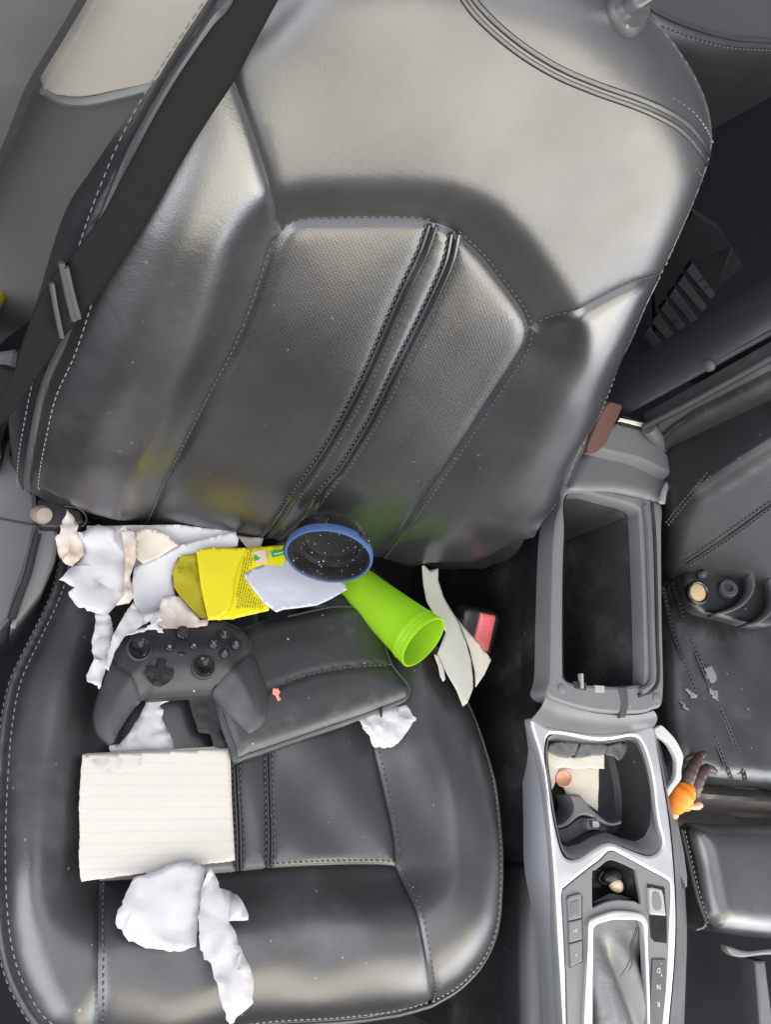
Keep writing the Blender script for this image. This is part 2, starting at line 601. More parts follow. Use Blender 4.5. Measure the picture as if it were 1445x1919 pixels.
def plastic(name, col, rough=0.45, grain=0.15, scale=700, amount=0.15, specks=0.25, metal=0.0, dust=(0.3, 0.3, 0.3), spec=0.5, coat=0.0):
    M = NT(name)
    c = dirt(M, col, dust=dust, amount=amount, specks=specks)
    b = M.bump(M.noise(scale, 2), grain, 0.0005)
    r = M.ramp(M.noise(20, 4), 0.3, 0.75, max(rough - 0.06, 0.02), rough + 0.08)
    M.set(Base_Color=c, Roughness=r, Normal=b, Metallic=metal, Specular_IOR_Level=spec, Coat_Weight=coat)
    return M.m

def paper(name, col=(0.80, 0.80, 0.82), stain=(0.62, 0.52, 0.40), amount=0.3, thin=0.25, lines=None, rough=0.75):
    M = NT(name)
    f = M.ramp(M.noise(22, 4, 0.6), 0.48, 0.75)
    c = M.mix(M.math('MULTIPLY', f, amount), col, stain)
    if lines:
        sp = M.n('SeparateXYZ'); M.t.links.new(M.tc.outputs['UV'], sp.inputs[0])
        lx = M.math('ADD', M.math('MULTIPLY', sp.outputs[1], 1.0), M.math('MULTIPLY', sp.outputs[0], lines[1]))
        fr = M.math('FRACT', M.math('DIVIDE', lx, lines[0]))
        hit = M.math('LESS_THAN', M.math('ABSOLUTE', M.math('SUBTRACT', fr, 0.5)), 0.075)
        c = M.mix(M.math('MULTIPLY', hit, 0.17), c, (0.36, 0.40, 0.48))
    b = M.bump(M.noise(260, 3), 0.12, 0.0006)
    b = M.bump(M.noise(70, 4, 0.7, dist=1.5), 0.10, 0.002, b)
    M.set(Base_Color=c, Roughness=rough, Normal=b, Specular_IOR_Level=0.3)
    if thin:
        tr = M.n('BsdfTranslucent'); M.t.links.new(c, tr.inputs[0])
        mx = M.n('MixShader', {0: thin}); M.t.links.new(M.b.outputs[0], mx.inputs[1]); M.t.links.new(tr.outputs[0], mx.inputs[2])
        M.t.links.new(mx.outputs[0], M.o.inputs[0])
    return M.m

def woven(name, col, scale=900, rough=0.8, spec=0.2):
    M = NT(name)
    wv = M.n('TexWave', {'Scale': scale, 'Distortion': 1.0}); M.t.links.new(M.tc.outputs['UV'], wv.inputs[0])
    c = M.mix(M.math('MULTIPLY', M.noise(600, 2), 0.35), col, tuple(min(1, x * 2.0 + 0.002) for x in col))
    b = M.bump(M.noise(800, 3), 0.5, 0.0008)
    M.set(Base_Color=c, Roughness=rough, Normal=b, Specular_IOR_Level=spec)
    return M.m

LE = leather('black_leather')
LE_PERF = leather('perforated_black_leather', perf=True, rough=0.31, ior=1.85)
LE_HAZE = leather('hazy_black_leather', col=(0.018, 0.018, 0.019), amount=0.05, wrinkle=0.06, specks=0.03, rough=0.42, ior=2.0)
LE_DUSTY = leather('dusty_black_leather', amount=0.12, wrinkle=0.09, specks=0.25, rough=0.36, ior=1.8)
LE_WORN = leather('worn_black_leather', wrinkle=0.13, amount=0.06, rough=0.30, ior=2.1)
LE_DARK = leather('dark_leather', col=(0.014, 0.014, 0.016), rough=0.40, ior=1.6)
LE_POUCH = leather('scuffed_pouch_leather', col=(0.020, 0.020, 0.021), amount=0.35, specks=0.5, rough=0.42, ior=1.6, wrinkle=0.2)
THREAD = plastic('grey_thread', (0.20, 0.20, 0.19), rough=0.7, specks=0)
THREAD_DK = plastic('charcoal_thread', (0.09, 0.09, 0.095), rough=0.7, specks=0)
PIPING = plastic('piping_vinyl', (0.05, 0.05, 0.052), rough=0.45, specks=0.2)
BLACK = plastic('black_plastic', (0.015, 0.015, 0.016), rough=0.4)
BLACK_GLOSS = plastic('glossy_black_plastic', (0.010, 0.010, 0.011), rough=0.2, grain=0.03, amount=0.05)
CARPET = woven('black_carpet', (0.011, 0.011, 0.013), spec=0.05)
WEB = woven('belt_webbing', (0.008, 0.008, 0.008), rough=0.75, spec=0.12)
GREY = plastic('grey_plastic', (0.135, 0.135, 0.14), rough=0.5, amount=0.2)
GREY_DK = plastic('dark_grey_plastic', (0.055, 0.055, 0.058), rough=0.45, amount=0.2)
GREY_MID = plastic('mid_grey_plastic', (0.11, 0.11, 0.115), rough=0.45)
GREY_LT = plastic('light_grey_plastic', (0.30, 0.30, 0.29), rough=0.5)
SILVER = plastic('silver_paint', (0.54, 0.54, 0.55), rough=0.34, metal=0.7, grain=0.05, amount=0.05, specks=0.1, dust=(0.5, 0.48, 0.45))
CHROME = plastic('chrome', (0.75, 0.75, 0.76), rough=0.15, metal=1.0, grain=0, amount=0, specks=0)
BEIGE = plastic('beige_fabric_trim', (0.84, 0.77, 0.66), rough=0.85, grain=0.4, scale=420, amount=0.1, specks=0, dust=(0.6, 0.5, 0.4), spec=0.2)

# ================================================================== SETTING
mk('floor', [(-1.2, -1.6, -0.34), (2.2, -1.6, -0.34), (2.2, 2.4, -0.34), (-1.2, 2.4, -0.34)], [(0, 1, 2, 3)], CARPET)
tag(bpy.data.objects['floor'], kind='structure')

# ================================================================== FRONT SEAT
class Grid:
    def __init__(self, fn, lo, hi, n=260):
        self.lo = np.array(lo); self.hi = np.array(hi); self.n = n
        a = np.linspace(lo[0], hi[0], n); b = np.linspace(lo[1], hi[1], n)
        A, B = np.meshgrid(a, b)
        self.z = fn(np.column_stack([A.ravel(), B.ravel()])).reshape(n, n)
    def __call__(self, s, t):
        x = np.clip((s - self.lo[0]) / (self.hi[0] - self.lo[0]) * (self.n - 1), 0, self.n - 1.001)
        y = np.clip((t - self.lo[1]) / (self.hi[1] - self.lo[1]) * (self.n - 1), 0, self.n - 1.001)
        i, j = x.astype(int), y.astype(int); fx, fy = x - i, y - j; z = self.z
        return z[j, i] * (1 - fx) * (1 - fy) + z[j, i + 1] * fx * (1 - fy) + z[j + 1, i] * (1 - fx) * fy + z[j + 1, i + 1] * fx * fy

RECL = math.radians(27)
o_back = level(0.03).pt(500, 1005)
BK = Surf(o_back, (1, 0, 0), (0, math.sin(RECL), math.cos(RECL)))

# traced lines of the backrest, in photograph pixels
b_left = [(45, 912), (48, 860), (60, 790), (78, 710), (112, 630), (140, 540), (172, 440), (206, 350), (245, 262), (300, 165), (352, 85), (410, 0), (450, -60)]
b_top = [(450, -60), (560, -150), (750, -180), (950, -150), (1080, -90), (1150, -38), (1195, 5)]
b_right = [(1195, 5), (1232, 42), (1268, 88), (1302, 142), (1324, 195), (1333, 250), (1328, 295), (1305, 362), (1280, 422), (1245, 503)]
b_right2 = [(1245, 503), (1210, 572), (1170, 662), (1130, 760), (1090, 850), (1050, 922), (1010, 985), (970, 1030), (930, 1054), (880, 1063), (820, 1063), (760, 1058), (715, 1047)]
b_bot_c = [(715, 1047), (640, 1030), (560, 1018), (525, 1012)]
b_bot_s = [(525, 1012), (490, 1007)]
b_bot_l = [(490, 1007), (430, 1001), (350, 994), (270, 990)]
b_bot_ll = [(270, 990), (200, 983), (150, 968), (105, 946), (70, 928), (45, 912)]
s_insL = [(270, 990), (302, 930), (352, 830), (402, 732), (440, 662), (470, 592), (495, 520), (510, 472), (527, 440)]
s_insT1 = [(527, 440), (545, 423), (580, 415), (640, 414), (720, 412), (790, 415), (812, 421)]
s_insT2 = [(812, 421), (835, 427), (853, 437)]
s_insT3 = [(853, 437), (900, 480), (940, 530), (970, 570), (986, 597), (992, 620)]
s_insR = [(992, 620), (985, 650), (960, 692), (920, 752), (870, 830), (830, 890), (780, 962), (742, 1012), (715, 1047)]
s_upL = [(527, 440), (505, 352), (480, 272), (455, 200), (432, 148), (385, 60), (350, -20)]
s_upL = [(527, 440), (505, 352), (480, 272), (455, 200), (436, 148), (425, 100), (418, 20), (450, -60)]
s_upR = [(992, 620), (1060, 592), (1130, 561), (1200, 530), (1245, 503)]
s_top = [(850, -60), (888, 0), (930, 44), (985, 88), (1050, 127), (1120, 157), (1200, 186), (1262, 216), (1300, 248), (1326, 290)]
s_strL = [(812, 421), (792, 478), (762, 540), (730, 612), (695, 692), (660, 762), (620, 832), (580, 892), (540, 946), (490, 1007)]
s_strR = [(853, 437), (842, 490), (816, 552), (782, 622), (746, 692), (712, 762), (680, 820), (641, 880), (600, 930), (525, 1012)]

def rolls(P, within, edges):
    D = [dist(P, e_) for e_, R in edges]
    mn = np.min(D, axis=0)
    return np.max([roll(np.where(within, d, d - mn), R, 0.95) for d, (e_, R) in zip(D, edges)], axis=0)

def back_h(outline, ins, up):
    def fn(P):
        d_ins = dist(P, ins, True); d_ins[inside(P, ins)] = 0
        wd = 0.044 + 0.060 * (1 - smooth(P[:, 1], 0.20, 0.36)) * smooth(P[:, 0], 0.10, 0.20)
        rm = smooth(P[:, 0], 0.15, 0.23) * (1 - smooth(P[:, 1], 0.27, 0.38))
        h = 0.021 * (1 - 0.7 * rm) * smooth(d_ins / wd, 0.0, 1.0)
        h += 0.0008 * (np.sin(38 * P[:, 0] + 9 * P[:, 1] + 1) * np.sin(27 * P[:, 1] - 11 * P[:, 0]) + 0.6 * np.sin(61 * P[:, 0] - 35 * P[:, 1]))
        # side bolsters stand forward of the upper panel
        dl = dist(P, outline['left']); dr = dist(P, outline['right2'])
        h += 0.016 * np.exp(-((dl - 0.05) / 0.045) ** 2) * smooth(P[:, 1], 0.02, 0.12) * (1 - smooth(P[:, 1], 0.30, 0.45))
        h += 0.010 * np.exp(-((dr - 0.055) / 0.05) ** 2) * (1 - smooth(P[:, 1], 0.25, 0.40)) * smooth(P[:, 1], 0.0, 0.14)
        h -= 0.25 * np.maximum(0, P[:, 1] - 0.46) ** 2
        h += 0.008 * np.sin((P[:, 1] - 0.05) * 6.0)
        h -= 1.7 * np.maximum(0, 0.095 - P[:, 1]) ** 2
        h -= rolls(P, inside(P, outline['all']), ((outline['edge'], 0.045), (outline['left'], 0.018), (outline['mid'], 0.034), (outline['bot'], 0.024)))
        return h
    return fn

def st_of(S, pl, step, off=0.0):
    return spline(S.hit(pl, off)[0], step)
for _ in range(3):
    q = lambda pl: st_of(BK, pl, 0.006)
    L, T_, R1, R2 = q(b_left), q(b_top), q(b_right), q(b_right2)
    B1, B2, B3, B4 = q(b_bot_c), q(b_bot_s), q(b_bot_l), q(b_bot_ll)
    outl = {'left': L, 'right2': R2, 'edge': np.vstack([T_, R1, R2[:-44]]), 'mid': R2[-46:-24], 'bot': np.vstack([R2[-26:], B1, B2, B3, B4])}
    outl['all'] = np.vstack([L[:-1], T_[:-1], R1[:-1], R2[:-1], B1[:-1], B2[:-1], B3[:-1], B4[:-1]])
    ins = np.vstack([q(s_insL)[:-1], q(s_insT1)[:-1], q(s_insT2)[:-1], q(s_insT3)[:-1], q(s_insR)[:-1], B1[:-1], B2[:-1], B3[:-1]])
    lo = outl['all'].min(0) - 0.08; hi = outl['all'].max(0) + 0.08
    BK.h = Grid(back_h(outl, ins, None), lo, hi)

class Panels:
    """Upholstery panels on one surface that share their seam points exactly."""
    def __init__(self, S, parent): self.S = S; self.c = {}; self.parent = parent
    def line(self, key, pl, step=0.0035):
        if key not in self.c: self.c[key] = spline(self.S.hit(pl)[0], step)
        return self.c[key]
    def loop(self, parts):
        out = []
        for k, rev in parts:
            l = self.c[k][::-1] if rev else self.c[k]
            out.append(l[:-1])
        return ccw(np.vstack(out))
    def panel(self, name, parts, mat, seams, parent, g=0.0034, gw=0.0036, spacing=0.0055, puff=0.002):
        poly = self.loop(parts)
        P, T = fill(poly, spacing, rows=(0.0012, 0.0028, 0.006))
        d = np.full(len(P), 1.0)
        for k in seams: d = np.minimum(d, dist(P, self.c[k]))
        w_ = self.S.h(P[:, 0], P[:, 1]) - g * np.exp(-(d / gw) ** 1.5) + puff * (1 - np.exp(-d / 0.02))
        return mk(name, self.S.world(P, w_), T, mat, parent, uv=P, sharp=None)
    def seam3(self, key, side=0.0, lift=0.0, a=0.0, b=1.0, step=0.003):
        """The seam line in 3-D, moved sideways on the surface, with normals."""
        l = resample(self.c[key], step); n = len(l); l = l[int(a * n):max(int(b * n), 2)]
        t = np.gradient(l, axis=0); t /= np.linalg.norm(t, axis=1)[:, None]
        l = l + np.column_stack([-t[:, 1], t[:, 0]]) * side
        e_ = 0.002; h = self.S.h
        hs = (h(l[:, 0] + e_, l[:, 1]) - h(l[:, 0] - e_, l[:, 1])) / (2 * e_)
        ht = (h(l[:, 0], l[:, 1] + e_) - h(l[:, 0], l[:, 1] - e_)) / (2 * e_)
        N = self.S.N - hs[:, None] * self.S.S - ht[:, None] * self.S.T
        N /= np.linalg.norm(N, axis=1)[:, None]
        return self.S.world(l, h(l[:, 0], l[:, 1])) + N * lift, N

seat = thing('front_seat', 'large black leather front seat covered in litter, with perforated centre panels', 'car seat', (o_back[0], 0.02, -0.33))
pb = Panels(BK, seat)
for k, pl in dict(left=b_left, top=b_top, right=b_right, right2=b_right2, bc=b_bot_c, bs=b_bot_s, bl=b_bot_l, bll=b_bot_ll, insL=s_insL, t1=s_insT1, t2=s_insT2, t3=s_insT3, insR=s_insR, upL=s_upL, upR=s_upR, strL=s_strL, strR=s_strR).items():
    pb.line(k, pl)
backrest = pb.panel('backrest', [('upL', 1), ('t1', 0), ('t2', 0), ('t3', 0), ('upR', 0), ('right', 1), ('top', 1)][0:0] or
                    [('upL', 1), ('t1', 0), ('t2', 0), ('t3', 0), ('upR', 0), ('right', 1), ('top', 1)], LE_HAZE, ['upL', 't1', 't2', 't3', 'upR'], seat)
pb.panel('bolster', [('left', 0), ('upL', 1), ('insL', 1), ('bll', 0)], LE_WORN, ['left', 'upL', 'insL'], backrest)
pb.panel('bolster', [('upR', 0), ('right2', 0), ('insR', 1)], LE, ['upR', 'insR'], backrest)
pb.panel('perforated_panel', [('insL', 0), ('t1', 0), ('strL', 0), ('bl', 0)], LE_PERF, ['insL', 't1', 'strL'], backrest)
pb.panel('perforated_panel', [('strR', 1), ('t3', 0), ('insR', 0), ('bc', 0)], LE_PERF, ['insR', 't3', 'strR'], backrest)
pb.panel('centre_strip', [('strL', 1), ('t2', 0), ('strR', 0), ('bs', 0)], LE, ['strL', 'strR', 't2'], backrest)

# stitched details of the backrest
for key in ('strL', 'strR'):
    for sd in (-0.0028, 0.0028):
        P, N = pb.seam3(key, sd, 0.0006); tube('welt', P, 0.0015, LE, backrest, n=6)
        P, N = pb.seam3(key, sd * 1.9, 0.0006); stitches('stitching', P, N, THREAD_DK, backrest)
for key, sd in (('t1', 0.003), ('t3', 0.003), ('insL', 0.003), ('insR', 0.003), ('upR', 0.003)):
    P, N = pb.seam3(key, sd, 0.0); stitches('stitching', P, N, THREAD_DK, backrest, r=0.0005)
pb.c['toph'] = spline(BK.hit(s_top)[0], 0.0035)
for sd, nm in ((0.0, 1), (0.008, 0)):
    P, N = pb.seam3('toph', sd, 0.0005)
    if nm: tube('welt', P, 0.0026, LE, backrest, n=8)
P, N = pb.seam3('toph', -0.005, 0.0008); tube('welt', P, 0.0022, LE, backrest, n=8)
P, N = pb.seam3('toph', 0.0075, 0.0008); stitches('stitching', P, N, THREAD, backrest, r=0.0007)
P, N = pb.seam3('toph', -0.0125, 0.0008); stitches('stitching', P, N, THREAD, backrest, r=0.0007)
pb.c['rear_seam'] = spline(BK.hit([(1050, -30), (1046, 10), (1040, 55), (1030, 95), (1027, 110)])[0], 0.0035)
P, N = pb.seam3('rear_seam', 0, 0.0002); tube('welt', P, 0.0013, LE_DARK, backrest, n=6)
for sd in (0.004, -0.006, 0.013):
    P, N = pb.seam3('left', -sd, 0.0012)
    if sd == 0.004: tube('piping', P, 0.0032, PIPING, backrest)
    else: stitches('stitching', P, N, THREAD, backrest, r=0.00052, length=0.005)
P, N = pb.seam3('right2', -0.0015, 0.0008, 0, 0.66); stitches('stitching', P, N, THREAD, backrest, r=0.00052)
P, N = pb.seam3('right', -0.0015, 0.0012, 0.6, 1.0); stitches('stitching', P, N, THREAD, backrest, r=0.00052)

def skirt(name, S, loop, rings, mat, parent):
    loop = ccw(loop); m = len(loop); V = []; F = []
    hb = S.h(loop[:, 0], loop[:, 1])
    base = np.median(hb)
    for out, dn in rings:
        q = offset_loop(loop, -out) if not callable(out) else offset_loop(loop, 0) - 0
        V.append(S.world(q, hb + dn))
    for r in range(len(rings) - 1):
        for k in range(m):
            l = (k + 1) % m
            F.append((r * m + k, (r + 1) * m + k, (r + 1) * m + l, r * m + l))
    return mk(name, np.vstack(V), F, mat, parent, sharp=None)
outer = pb.loop([('left', 0), ('top', 0), ('right', 0), ('right2', 0), ('bc', 0), ('bs', 0), ('bl', 0), ('bll', 0)])
skirt('back_shell', BK, outer, [(0, -0.0035), (0.001, -0.012), (0.0, -0.03), (-0.006, -0.07), (-0.02, -0.11), (-0.06, -0.13)], LE_DARK, backrest)
# outer side of the left bolster, rolling away behind the piping
sideL = np.array([(45, 912), (18, 880), (8, 830), (14, 770), (34, 690), (62, 590), (112, 430), (165, 345), (230, 250), (300, 160), (372, 70), (440, -40)], float)
pl_in = spline(BK.hit(b_left)[0], 0.006); m = len(pl_in)
wi = BK.h(pl_in[:, 0], pl_in[:, 1])
st_o, w_o = BK.hit(sideL, -0.045); so = spline(np.column_stack([st_o, w_o]), 0.006)
so = np.column_stack([np.interp(np.linspace(0, 1, m), np.linspace(0, 1, len(so)), so[:, i]) for i in range(3)])
V = []; ks = np.linspace(0, 1, 9)
for k in ks:
    st = pl_in * (1 - k) + so[:, :2] * k
    ww = wi * (1 - k) + so[:, 2] * k - 0.003 + 0.012 * math.sin(math.pi * k) - (0.02 * k ** 3)
    V.append(BK.world(st, ww))
V.append(V[-1] + BK.N * -0.07 + BK.S * 0.02)
F = [(r * m + k, r * m + k + 1, (r + 1) * m + k + 1, (r + 1) * m + k) for r in range(len(V) - 1) for k in range(m - 1)]
mk('side_panel', np.vstack(V), F, LE_DARK, backrest, sharp=None)

# headrest post guide on the shoulder
gp = BK.pt(1172, 18, 0.002); _, gn = BK.hit([(1172, 18)])
ga = BK.N * 0.75 + BK.T * 0.66
lathe('headrest_guide', [(0.0, 0.004), (0.008, 0.006), (0.0135, 0.007), (0.0165, 0.004), (0.0175, -0.004), (0.017, -0.012)][::-1], gp, ga, GREY_DK, backrest, n=36)
lathe('headrest_post', [(0.006, 0.0), (0.006, 0.03), (0.006, 0.06)], gp, ga, CHROME, seat, n=20)

# ------------------------------------------------------------------ cushion
SLOPE = math.radians(11)
CU = Surf((0.25, -0.06, 0.0), (1, 0, 0), (0, math.cos(SLOPE), -math.sin(SLOPE)))
c_right = [(808, 1884), (860, 1852), (905, 1802), (930, 1742), (938, 1655), (936, 1560), (926, 1472), (906, 1400), (880, 1330), (850, 1270), (818, 1215), (780, 1155), (735, 1100), (690, 1050)]
c_rear = [(690, 1050), (600, 990), (470, 965), (300, 960)]
c_rear2 = [(300, 960), (210, 968), (140, 990), (122, 1020)]
c_left = [(122, 1020), (102, 1110), (58, 1205), (25, 1275), (8, 1350), (-2, 1450), (-8, 1600), (-4, 1720), (8, 1800), (30, 1860), (70, 1922), (120, 1950), (181, 1965)]
c_front = [(181, 1965), (300, 1962), (420, 1935), (520, 1922), (640, 1915), (740, 1902), (808, 1884)]
k_left1 = [(300, 960), (268, 1090), (235, 1250), (205, 1420), (190, 1560), (187, 1650)]
k_left2 = [(187, 1650), (185, 1750), (184, 1850), (181, 1965)]
k_cross1 = [(187, 1650), (300, 1645), (448, 1632)]
k_cross2 = [(448, 1632), (505, 1626)]
k_cross3 = [(505, 1626), (620, 1620), (700, 1619), (745, 1622)]
k_right1 = [(690, 1050), (690, 1150), (692, 1290), (702, 1390), (715, 1450), (730, 1515), (741, 1570), (745, 1622)]
k_right2 = [(745, 1622), (776, 1690), (796, 1760), (806, 1820), (808, 1884)]
k_s1 = [(448, 1632), (447, 1560), (443, 1480), (439, 1400), (430, 1250), (425, 1100), (425, 962)]
k_s2 = [(505, 1626), (506, 1560), (504, 1480), (502, 1400), (497, 1250), (490, 1100), (489, 967)]
c_rear_a = [(690, 1050), (600, 992), (489, 967)]
c_rear_b = [(489, 967), (425, 962)]
c_rear_c = [(425, 962), (300, 960)]

def cush_h(o_, ins_):
    def fn(P):
        io = inside(P, o_['all'])
        d_ins = dist(P, ins_, True); ii = inside(P, ins_); d_in = d_ins.copy(); d_ins[ii] = 0
        h = 0.026 * smooth(d_ins, 0, 0.06) * (1 - 0.45 * smooth(-P[:, 1], 0.02, 0.12))
        h -= rolls(P, io, [(o_[k], R) for k, R in (('right', 0.055), ('left', 0.035), ('front', 0.055), ('rear', 0.03))])
        h += 0.0022 * np.sin(P[:, 0] * 55 + 8 * P[:, 1]) * np.sin(P[:, 1] * 42 + 2.0)
        return h
    return fn
for _ in range(3):
    q = lambda pl: st_of(CU, pl, 0.006)
    o_ = dict(right=q(c_right), rear=np.vstack([q(c_rear_a), q(c_rear_b), q(c_rear_c), q(c_rear2)]), left=q(c_left), front=q(c_front))
    o_['all'] = np.vstack([o_['right'][:-1], o_['rear'][:-1], o_['left'][:-1], o_['front'][:-1]])
    ins_ = np.vstack([q(k_left1)[:-1], q(k_cross1)[:-1], q(k_cross2)[:-1], q(k_cross3)[:-1], q(k_right1)[::-1][:-1], q(c_rear_a)[:-1], q(c_rear_b)[:-1], q(c_rear_c)[:-1]])
    CU.h = Grid(cush_h(o_, ins_), o_['all'].min(0) - 0.08, o_['all'].max(0) + 0.08)
pc = Panels(CU, seat)
for k, pl in dict(right=c_right, ra=c_rear_a, rb=c_rear_b, rc=c_rear_c, rear2=c_rear2, left=c_left, front=c_front, l1=k_left1, l2=k_left2, x1=k_cross1, x2=k_cross2, x3=k_cross3, r1=k_right1, r2=k_right2, s1=k_s1, s2=k_s2).items():
    pc.line(k, pl)
cushion = pc.panel('cushion', [('l2', 0), ('front', 0), ('r2', 1), ('x3', 1), ('x2', 1), ('x1', 1)], LE_DUSTY, ['l2', 'r2', 'x1', 'x2', 'x3'], seat)
pc.panel('bolster', [('left', 0), ('l2', 1), ('l1', 1), ('rear2', 0)], LE_DUSTY, ['l1', 'l2'], cushion)
pc.panel('bolster', [('right', 0), ('r1', 0), ('r2', 0)], LE_DUSTY, ['r1', 'r2'], cushion)
pc.panel('perforated_panel', [('l1', 0), ('x1', 0), ('s1', 0), ('rc', 0)], LE_PERF, ['l1', 'x1', 's1'], cushion)
pc.panel('perforated_panel', [('s2', 1), ('x3', 0), ('r1', 1), ('ra', 0)], LE_PERF, ['r1', 'x3', 's2'], cushion)
pc.panel('centre_strip', [('s1', 1), ('x2', 0), ('s2', 0), ('rb', 0)], LE_DUSTY, ['s1', 's2', 'x2'], cushion)
for key in ('s1', 's2'):
    for sd in (-0.004, 0.004):
        P, N = pc.seam3(key, sd, 0.0004, 0, 0.5); stitches('stitching', P, N, THREAD_DK, cushion, r=0.0008)
    for sd in (-0.0018, 0.0018):
        P, N = pc.seam3(key, sd, -0.0012, 0, 0.5); tube('welt', P, 0.0016, LE, cushion, n=6)
for key in ('x3', 'r1', 'r2', 'l2'):
    P, N = pc.seam3(key, 0.003, 0.0); stitches('stitching', P, N, THREAD_DK, cushion, r=0.0006)
P, N = pc.seam3('right', 0.0, 0.001, 0.0, 0.85); tube('piping', P, 0.0022, PIPING, cushion, n=8)
P, N = pc.seam3('right', 0.0045, 0.0012, 0.0, 0.85); stitches('stitching', P, N, THREAD, cushion, r=0.0008)
P, N = pc.seam3('front', 0.0, 0.001, 0.4, 1.0); tube('piping', P, 0.0022, PIPING, cushion, n=8)
P, N = pc.seam3('front', 0.005, 0.0012, 0.3, 1.0); stitches('stitching', P, N, THREAD, cushion, r=0.0006)
P, N = pc.seam3('left', 0.002, 0.002); tube('piping', P, 0.003, PIPING, cushion, n=8)
P, N = pc.seam3('left', 0.0075, 0.0012); stitches('stitching', P, N, THREAD, cushion, r=0.00052, length=0.005)
P, N = pc.seam3('left', -0.003, 0.0012); stitches('stitching', P, N, THREAD, cushion, r=0.00052, length=0.005)
skirt('side_panel', CU, pc.loop([('right', 0), ('ra', 0), ('rb', 0), ('rc', 0), ('rear2', 0), ('left', 0), ('front', 0)]),
      [(0, -0.0001), (0.002, -0.006), (0.0, -0.03), (-0.01, -0.10), (-0.03, -0.2)], LE_DARK, cushion)

# ------------------------------------------------------------------ seat belt
bl_r = [(540, -30), (520, 2), (478, 80), (440, 150), (400, 210), (360, 272), (320, 340), (280, 410), (245, 465), (212, 512), (178, 560), (145, 602), (112, 642), (62, 716), (22, 776), (-25, 820)]
bl_l = [(452, -40), (430, 16), (400, 48), (352, 115), (320, 165), (288, 220), (255, 282), (222, 345), (190, 405), (160, 445), (135, 480), (105, 520), (72, 560), (42, 640), (15, 720), (-40, 790)]
def ribbon(name, S, A, B, off, mat, parent=None, nw=7, thick=0.0014, bow=0.0):
    A = spline(A, 12); B = spline(B, 12); m = max(len(A), len(B))
    re = lambda q: np.column_stack([np.interp(np.linspace(0, 1, m), np.linspace(0, 1, len(q)), q[:, i]) for i in range(2)])
    A, B = re(A), re(B); V = []; UV = []
    for k in np.linspace(0, 1, nw):
        q = A * (1 - k) + B * k
        V.append(S.pts(q, off + bow * math.sin(math.pi * k))); UV.append(np.column_stack([np.linspace(0, 1, m), np.full(m, k * .06)]))
    F = [(r * m + k, (r + 1) * m + k, (r + 1) * m + k + 1, r * m + k + 1) for r in range(nw - 1) for k in range(m - 1)]
    return mk(name, np.vstack(V), F, mat, parent, uv=np.vstack(UV), solid=thick, sharp=None)
BKf = Surf(BK.O + BK.N * 0.03, BK.S, BK.T)
belt = thing('seat_belt', 'black webbing seat belt running diagonally across the left side of the seat back', 'seat belt', BKf.pt(110, 640))
ribbon('webbing', BKf, bl_r, bl_l, 0.026, WEB, belt)
lp = [(92, 530), (116, 490), (122, 492), (146, 596), (118, 634), (108, 622)]
sheet('sewn_loop', BKf, lp, WEB, off=0.029, amp=0.001, parent=belt, thick=0.002)
for a, b, r in (((114, 492), (138, 600), 0.0022), ((122, 500), (146, 596), 0.0022), ((96, 530), (115, 632), 0.0018)):
    P = BKf.pts([a, ((a[0] + b[0]) / 2 - 1, (a[1] + b[1]) / 2), b], 0.0315); tube('edge_binding', spline(P, 0.004), r, GREY_DK, belt)

# pale scuffs on the left bolster
SCUFF = plastic('pale_scuff', (0.16, 0.16, 0.16), rough=0.7, grain=0.3, specks=0)
for i_, pts in enumerate(([(255, 762), (268, 758), (272, 776), (262, 792), (256, 780)], [(270, 778), (282, 768), (286, 772), (276, 786)], [(236, 800), (248, 794), (250, 800), (240, 806)], [(246, 784), (254, 786), (252, 796)], [(284, 756), (296, 748), (298, 752), (288, 762)])):
    sheet('scuff', BK, pts, SCUFF, off=0.0009, amp=0.0003, freq=60, seed=400 + i_, parent=backrest, spacing=0.0025, ragged=1.8, thick=0.0002)

# ================================================================== CENTRE CONSOLE
Z3 = lambda p: zoomed(970, 1340, 4.379, p)
Z4 = lambda p: zoomed(1000, 1580, 4.516, p)
Z5 = lambda p: zoomed(1220, 1340, 3.316, p)
Z6 = lambda p: zoomed(1080, 720, 3.096, p)
TR = level(0.030)      # silver trim
BN = level(0.060)      # storage bin rim
con = thing('center_console', 'grey and silver centre console with open storage bin and torn gear gaiter', 'console', level(-0.33).pt(1120, 1500))

# lower body: black sides falling to the floor
body_px = [(1046, 905), (1034, 1000), (1027, 1150), (1022, 1280), (990, 1350), (1003, 1420), (1022, 1520), (1034, 1640), (1042, 1780), (1050, 1919), (1056, 2050), (1250, 2050), (1256, 1919), (1266, 1780), (1264, 1660), (1254, 1550), (1236, 1440), (1222, 1355), (1240, 1300), (1240, 1150), (1240, 1000), (1236, 940), (1140, 915)]
st = ccw(resample(level(0.02).hit(body_px)[0], 0.01, True)); m = len(st)
V = [level(0.026).world(offset_loop(st, 0.006)), level(0.012).world(offset_loop(st, 0.001)), level(-0.10).world(offset_loop(st, -0.008)), level(-0.33).world(offset_loop(st, -0.012))]
mk('lower_body', np.vstack(V), [(r * m + k, (r + 1) * m + k, (r + 1) * m + (k + 1) % m, r * m + (k + 1) % m) for r in range(3) for k in range(m)], BLACK, con)
